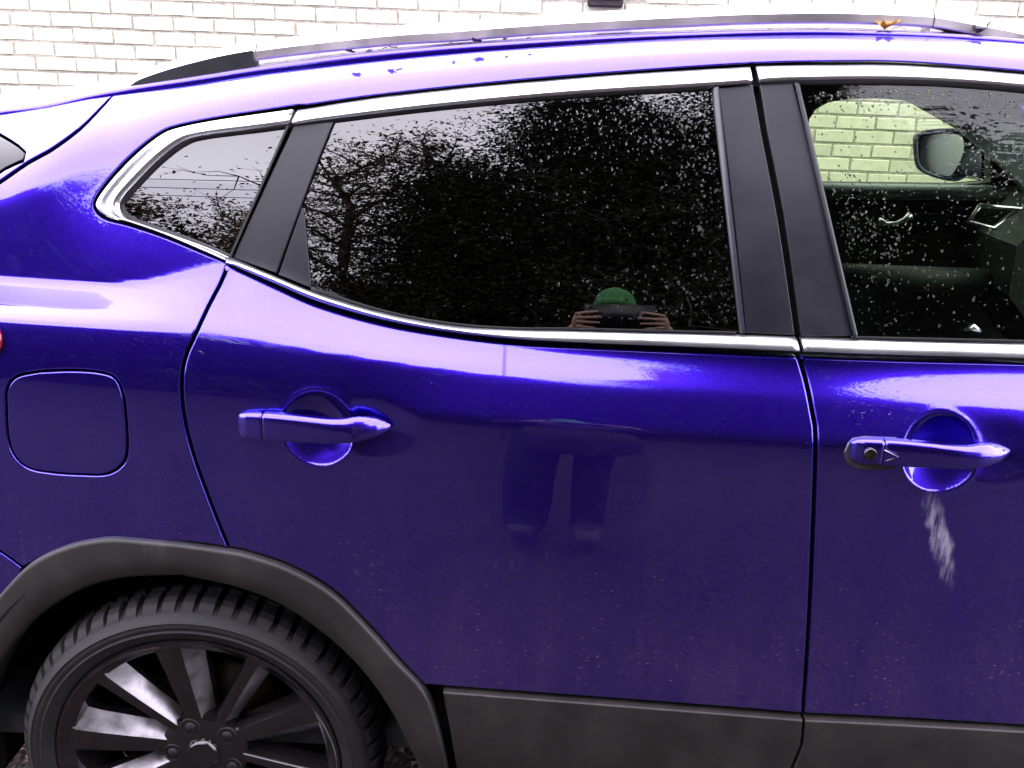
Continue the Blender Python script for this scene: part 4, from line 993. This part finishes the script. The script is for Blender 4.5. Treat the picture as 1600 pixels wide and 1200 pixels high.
for i, (x, y, s) in enumerate([(473, 87, .006), (492, 86, .010), (545, 83, .012), (575, 78, .008), (600, 80, .011), (612, 79, .008), (702, 73, .007), (745, 70, .012), (789, 66, .006), (825, 64, .006)]):
    leaf('fallen_leaf', x, y, s, 'leaf_dark', ('first', 'second', 'third', 'fourth', 'fifth', 'sixth', 'seventh', 'eighth', 'ninth', 'tenth')[i] + ' small dark leaf fragment from the left, on the roof edge below the rail', i * 1.3, 20 + i, .1, .1)
# ------------------------------------------------------------------ the photographer, seen in the window
def skin_mesh(verts, edges, radii, root=0, sub=2):
    me = bpy.data.meshes.new('tmp'); me.from_pydata([tuple(map(float, v)) for v in verts], edges, []); me.update()
    o = bpy.data.objects.new('tmp', me); COL.objects.link(o)
    md = o.modifiers.new('Skin', 'SKIN'); md.use_smooth_shade = True; md.branch_smoothing = .4
    for i, r in enumerate(radii):
        d = me.skin_vertices[0].data[i]; d.radius = (r, r) if not isinstance(r, tuple) else r; d.use_root = (i == root)
    sb = o.modifiers.new('Sub', 'SUBSURF'); sb.levels = sub; sb.render_levels = sub
    dg = bpy.context.evaluated_depsgraph_get(); ev = o.evaluated_get(dg); m2 = ev.to_mesh()
    vs = [tuple(v.co) for v in m2.vertices]; fs = [tuple(p.vertices) for p in m2.polygons]; ev.to_mesh_clear()
    bpy.data.objects.remove(o); bpy.data.meshes.remove(me); return vs, fs
# tablet: its lens is where the picture is taken from
TX, TY, TZ = Vector(cx), Vector(cy), Vector(FW)
TC = Vector(CAM) - TZ * .012 + TX * .107 - TY * .070
tab = empty('tablet_computer', tuple(TC)); tag(tab, 'black tablet held up in both hands in front of the face', 'tablet')
TM = Matrix(((TX[0], TY[0], TZ[0], TC[0]), (TX[1], TY[1], TZ[1], TC[1]), (TX[2], TY[2], TZ[2], TC[2]), (0, 0, 0, 1)))
b = box_bm((0, 0, 0), (.24, .165, .008), .0035); bmesh.ops.transform(b, matrix=TM, verts=b.verts); bm_obj('tablet_body', b, 'phone_black', tab, True)
b = box_bm((0, 0, -.0045), (.20, .15, .001)); bmesh.ops.transform(b, matrix=TM, verts=b.verts); bm_obj('screen', b, 'phone_black', tab)
vs, fs = lathe([(.004, .0), (.0045, .0015), (.0055, .0015), (.0055, 0)], (0, 0, 0), 20)
vs = [TM @ Vector((x - .107, z + .070, y + .004)) for x, y, z in vs]; mesh_obj('lens_ring', vs, fs, 'chrome', tab)
def build_person():
    px, py = .075, -1.66
    per = empty('person', (px, py, GZ)); tag(per, 'person in dark coat and green hat holding a tablet, mirrored in the rear window', 'person')
    H = Vector((px, py + .03, 1.555))
    wl = TM @ Vector((-.150, -.055, -.03)); wr = TM @ Vector((.150, -.055, -.03))
    J = [((px, py, .92), .155), ((px, py, 1.06), .145), ((px, py, 1.22), .165), ((px, py, 1.36), .150), ((px, py + .01, 1.43), .062), ((px, py + .02, 1.48), .058)]
    Ed = [(0, 1), (1, 2), (2, 3), (3, 4), (4, 5)]
    def add(p, r, par): J.append((tuple(p), r)); Ed.append((par, len(J) - 1)); return len(J) - 1
    for s, wp in ((-1, wl), (1, wr)):
        a = add((px + s * .19, py, 1.345), .075, 3); e = Vector((px + s * .27, py + .10, 1.09)); u = add((Vector((px + s * .19, py, 1.345)) + e) / 2, .062, a); e_ = add(e, .055, u)
        m_ = add(e + (wp - e) * .5, .046, e_); m2 = add(e + (wp - e) * .86, .037, m_); add(wp + (wp - e).normalized() * .02, .028, m2)
        hip = add((px + s * .10, py, .86), .110, 0); kn = add((px + s * .118 - .06, py + .03, .47), .112 if s < 0 else .082, hip); an = add((px + s * .12 - .07, py - .02, .09), .102 if s < 0 else .072, kn); add((px + s * .13 - .07, py + .13, .045), .055, an)
    vs, fs = skin_mesh([j[0] for j in J], Ed, [j[1] for j in J])
    # head with brow, nose, chin and ears
    s0 = len(vs); bm = bmesh.new(); bmesh.ops.create_uvsphere(bm, u_segments=28, v_segments=20, radius=1)
    for v in bm.verts:
        x, y, z = v.co; k = 1 - .22 * max(0, -z) ** 1.3
        p = Vector((x * .076 * k, y * .095 * (k if y > 0 else 1), z * .118))
        if y > .5: p.y += .022 * math.exp(-((x / .16) ** 2 + ((z + .12) / .2) ** 2)) - .008 * math.exp(-(((abs(x) - .35) / .14) ** 2 + ((z - .06) / .10) ** 2)) + .006 * math.exp(-((x / .35) ** 2 + ((z + .5) / .07) ** 2)) - .004 * math.exp(-((x / .3) ** 2 + ((z + .42) / .03) ** 2))
        if abs(x) > .9: p.x += math.copysign(.016 * math.exp(-((y + .05) / .22) ** 2 - (z / .28) ** 2), x)
        v.co = H + p
    bm.verts.index_update(); vs += [tuple(v.co) for v in bm.verts]; fs += [tuple(s0 + v.index for v in f.verts) for f in bm.faces]; bm.free()
    # hands: palm beside the tablet, four fingers across its back, thumb on the screen
    for s in (-1, 1):
        L = lambda x, y, z: TM @ Vector((s * x, y, z))
        pv = [L(.152, -.058, -.028), L(.150, -.03, -.018), L(.146, .0, -.014), L(.143, .022, -.012)]
        a, f_ = skin_mesh(pv, [(0, 1), (1, 2), (2, 3)], [(.020, .028), (.021, .026), (.019, .022), (.012, .015)]); k = len(vs); vs += a; fs += [tuple(k + i for i in q) for q in f_]
        for j, (y, ln, r, rise) in enumerate(((.026, .072, .0088, .016), (.003, .082, .0090, .006), (-.020, .076, .0086, -.003), (-.042, .060, .0078, -.010))):
            ch = [L(.150, y - .006, -.010), L(.142, y, .006), L(.128, y + rise * .3, .0145), L(.142 - ln * .6, y + rise * .7, .0145), L(.142 - ln, y + rise, .0125)]
            a, f_ = skin_mesh(ch, [(i, i + 1) for i in range(4)], [r * 1.05, r * 1.05, r, r * .95, r * .75]); k = len(vs); vs += a; fs += [tuple(k + i for i in q) for q in f_]
        ch = [L(.148, -.03, -.022), L(.132, -.018, -.022), L(.112, -.006, -.0165), L(.098, .002, -.0145)]
        a, f_ = skin_mesh(ch, [(0, 1), (1, 2), (2, 3)], [.012, .0115, .010, .0085]); k = len(vs); vs += a; fs += [tuple(k + i for i in q) for q in f_]
    me = bpy.data.meshes.new('body'); me.from_pydata(vs, [], fs); me.update()
    for m_ in ('coat_dark', 'trousers', 'boots', 'skin'): me.materials.append(MATS[m_])
    for p in me.polygons:
        c = p.center; p.use_smooth = True
        hand = any((c - w_).length < .035 for w_ in (wl, wr)) or (TM.inverted() @ c).z > -.045 and abs((TM.inverted() @ c).x) < .2 and abs((TM.inverted() @ c).y) < .09
        p.material_index = 3 if hand or c.z > 1.455 else 2 if c.z < .11 else 1 if c.z < .90 else 0
    link('body', me, None, per)
    # knitted hat pulled over the brow
    prof = [(.0, .150), (.030, .146), (.056, .132), (.074, .108), (.084, .078), (.088, .048), (.091, .046), (.093, .040), (.092, .018), (.087, .014), (.084, .02)]
    vs = []; n_ = 40
    for k in range(n_):
        a = 2 * math.pi * k / n_
        for r, z in prof: vs.append((H.x + r * math.cos(a) * .93, H.y + r * math.sin(a) * 1.12, H.z + z - .005 + .012 * math.sin(a)))
    mesh_obj('knitted_hat', vs, grid_faces(n_, len(prof)) + [((n_ - 1) * len(prof) + j, (n_ - 1) * len(prof) + j + 1, j + 1, j) for j in range(len(prof) - 1)], 'green_knit', per)
    vs, fs = lathe([(.165, .0), (.178, -.14), (.20, -.30), (.222, -.46), (.214, -.462), (.19, -.28)], (0, 0, 0), 40)
    mesh_obj('coat_skirt', [(px + x * 1.1, py + .01 + z * .82, 1.02 + y) for x, y, z in vs], fs, 'coat_dark', per)
    # stand-up collar
    vs, fs = lathe([(.075, .0), (.082, .02), (.080, .06), (.070, .062), (.066, .02)], (0, 0, 0), 28)
    mesh_obj('coat_collar', [(px + x, py + .01 + z, 1.385 + y) for x, y, z in vs], fs, 'coat_dark', per)
build_person()

# ------------------------------------------------------------------ trees and wires across the lane, mirrored in paint and glass
def tree(label, loc, height, spread, seed, leaves, lsize, leafmat, limbs=26, low=.25, group='trees across the lane behind the camera', droop=.0, clump=.35, cat='tree', name='tree', thin=1.0):
    rnd = random.Random(seed); nr = np.random.RandomState(seed); x0, y0 = loc
    t = empty(name, (x0, y0, GZ)); tag(t, label, cat, group)
    V, Fc = [], []
    def addt(pts, rad_, sides=6):
        v, f = tube(pts, rad_, sides, False); s = len(V); V.extend(v); Fc.extend([tuple(s + i for i in q) for q in f])
    tr = [Vector((x0 + rnd.uniform(-.15, .15) * k, y0 + rnd.uniform(-.15, .15) * k, GZ - .05 + height * .92 * k / 6)) for k in range(7)]
    R0 = .03 * height * .55 * thin; addt(tr, [R0 * (1 - .9 * k / 6) + .01 for k in range(7)], 9)
    tips = []
    for i in range(limbs):
        h = low + (1 - low) * (i + rnd.random()) / limbs; k = h * 6; a = int(min(5, k)); p = tr[a].lerp(tr[a + 1], k - a)
        az = i * 2.4 + rnd.uniform(-.5, .5); ln = spread * (1.05 - .75 * max(0, (h - low) / (1 - low)) ** 1.6) * rnd.uniform(.65, 1.1); up = rnd.uniform(.15, .75) - droop
        d = Vector((math.cos(az), math.sin(az), up)); pts = [p]
        for q in range(1, 5): pts.append(p + d * ln * q / 4 + Vector((rnd.uniform(-.1, .1), rnd.uniform(-.1, .1), -.10 * droop * q * q + rnd.uniform(-.06, .1))) * ln * .35)
        r = R0 * .38 * (1 - .6 * h); addt(pts, [r * (1 - .8 * q / 4) + .004 for q in range(5)])
        for q in range(1, 5):
            for _ in range(3):
                s = pts[q]; d2 = Vector((rnd.gauss(0, 1), rnd.gauss(0, 1), rnd.gauss(.25, .7))).normalized(); l2 = ln * rnd.uniform(.18, .42)
                m_ = s + d2 * l2 * .5 + Vector((0, 0, rnd.uniform(-.05, .1))); e = s + d2 * l2 + Vector((rnd.uniform(-.1, .1), rnd.uniform(-.1, .1), rnd.uniform(-.1, .15)))
                addt([s, m_, e], [.012 * thin, .008 * thin, .004 * thin], 4); tips += [m_, e]
                for _ in range(2):
                    d3 = (d2 + Vector((rnd.gauss(0, .6), rnd.gauss(0, .6), rnd.gauss(0, .6)))).normalized(); e2 = e + d3 * l2 * rnd.uniform(.3, .7); addt([e, e2], [.005 * thin, .003 * thin], 3); tips.append(e2)
    mesh_obj('trunk', V, Fc, 'bark', t)
    T = np.array([tuple(p) for p in tips]); C = T[nr.randint(0, len(T), leaves)] + nr.normal(0, clump, (leaves, 3)) * nr.rand(leaves, 1)
    a = nr.normal(size=(leaves, 3)); a /= np.linalg.norm(a, axis=1, keepdims=True); b_ = np.cross(a, nr.normal(size=(leaves, 3))); b_ /= np.linalg.norm(b_, axis=1, keepdims=True)
    s = lsize * nr.uniform(.6, 1.3, (leaves, 1)); Q = np.stack([C - a * s, C + b_ * s * .55 - a * s * .1, C + a * s, C - b_ * s * .55 - a * s * .1], 1).reshape(-1, 3)
    me = bpy.data.meshes.new('crown'); me.vertices.add(len(Q)); me.vertices.foreach_set('co', Q.ravel()); me.loops.add(len(Q)); me.loops.foreach_set('vertex_index', np.arange(len(Q)))
    me.polygons.add(leaves); me.polygons.foreach_set('loop_start', np.arange(leaves) * 4); me.update(); me.validate(); link('crown', me, leafmat, t)
tree('tall dense evergreen tree right across from the rear window', (.1, -7.0), 9.0, 2.2, 11, 150000, .042, 'leaf_green', 60, .06, clump=.55)
tree('broad dark tree standing to the right of the tall evergreen', (2.7, -7.0), 14.0, 2.3, 12, 190000, .045, 'leaf_green', 60, .06, clump=.55)
tree('rounded dark tree farther right along the lane', (6.4, -8.4), 10.6, 2.6, 13, 110000, .055, 'leaf_green', 40, .06, clump=.55)
tree('dense dark tree left of the tall evergreen', (-1.9, -7.8), 7.2, 1.9, 14, 70000, .042, 'leaf_green', 44, .08, clump=.75)
tree('dark tree in the second row behind the tall evergreen', (1.6, -11.0), 12.0, 3.0, 19, 60000, .09, 'leaf_green', 44, .06, clump=.7)
tree('thin half bare tree with autumn leaves at the left', (-4.2, -8.0), 9.0, 2.2, 15, 4200, .045, 'leaf_autumn', 46, .2, clump=.3, thin=1.0)
tree('slender bare tree between the autumn tree and the dense tree', (-3.0, -9.2), 10.0, 1.8, 25, 2600, .05, 'leaf_autumn', 46, .25, clump=.3, thin=.9)
tree('half bare shrubby tree behind the thin autumn tree', (-6.6, -9.6), 7.4, 2.3, 16, 7000, .05, 'leaf_autumn', 40, .12, clump=.3, thin=.9)
tree('spindly autumn tree left of the half bare shrubby tree', (-9.0, -9.0), 6.8, 2.1, 26, 6500, .05, 'leaf_autumn', 40, .15, clump=.3, thin=.9)
tree('low dense bush below the half bare trees', (-3.9, -8.8), 3.4, 1.7, 21, 30000, .06, 'leaf_green', 30, .03, clump=.5)
tree('rounded dense bush left of the low dense bush', (-7.2, -8.0), 4.3, 1.9, 22, 60000, .07, 'leaf_green', 32, .03, clump=.5)
tree('broad dense dark conifer at the far left of the lane', (-10.6, -7.8), 6.2, 2.5, 17, 90000, .085, 'leaf_green', 44, .03, clump=.5)
def hedge():
    nr = np.random.RandomState(2); n = 60000; t = empty('hedge', (0, -7.2, GZ)); tag(t, 'long dark clipped hedge running below the trees across the lane', 'hedge')
    bm_obj('stems', box_bm((0, -7.5, .6), (30, .9, 1.2)), 'bark', t)
    C = np.stack([nr.uniform(-15, 15, n), -7.5 + nr.uniform(-.7, .7, n), nr.uniform(.0, 1.75, n)], 1); C[:, 2] += .25 * np.sin(C[:, 0] * 1.3) * (C[:, 2] / 1.7)
    a = nr.normal(size=(n, 3)); a /= np.linalg.norm(a, axis=1, keepdims=True); b_ = np.cross(a, nr.normal(size=(n, 3))); b_ /= np.linalg.norm(b_, axis=1, keepdims=True); s = .07
    Q = np.stack([C - a * s, C + b_ * s * .6, C + a * s, C - b_ * s * .6], 1).reshape(-1, 3)
    me = bpy.data.meshes.new('foliage'); me.vertices.add(len(Q)); me.vertices.foreach_set('co', Q.ravel()); me.loops.add(len(Q)); me.loops.foreach_set('vertex_index', np.arange(len(Q)))
    me.polygons.add(n); me.polygons.foreach_set('loop_start', np.arange(n) * 4); me.update(); me.validate(); o = link('foliage', me, 'leaf_green', t); tag(o, kind='stuff')
hedge()
# overhead wires between two poles
for k, x in enumerate((-24, 20)):
    p = empty('utility_pole', (x, -11, GZ)); tag(p, ('wooden utility pole at the left end of the wires', 'wooden utility pole at the right end of the wires')[k], 'pole', 'utility poles')
    vs, fs = tube([(x, -11, GZ), (x, -11, 4), (x, -11, 9.4)], [.15, .13, .10], 12); mesh_obj('post', vs, fs, 'wood_pole', p)
    bm_obj('crossarm', box_bm((x, -11, 8.9), (.12, 1.6, .12), .01), 'wood_pole', p)
for k, (y, lab) in enumerate(((-11.7, 'rearmost overhead wire between the poles'), (-11.0, 'middle overhead wire between the poles'), (-10.3, 'nearest overhead wire between the poles'))):
    q = np.linspace(-24, 20, 41); vs, fs = tube([(x, y, 8.98 - .9 * (1 - ((x + 2) / 22) ** 2)) for x in q], [.016] * 41, 6); o = mesh_obj('overhead_wire', vs, fs, 'rubber'); tag(o, lab, 'wire', 'overhead wires')
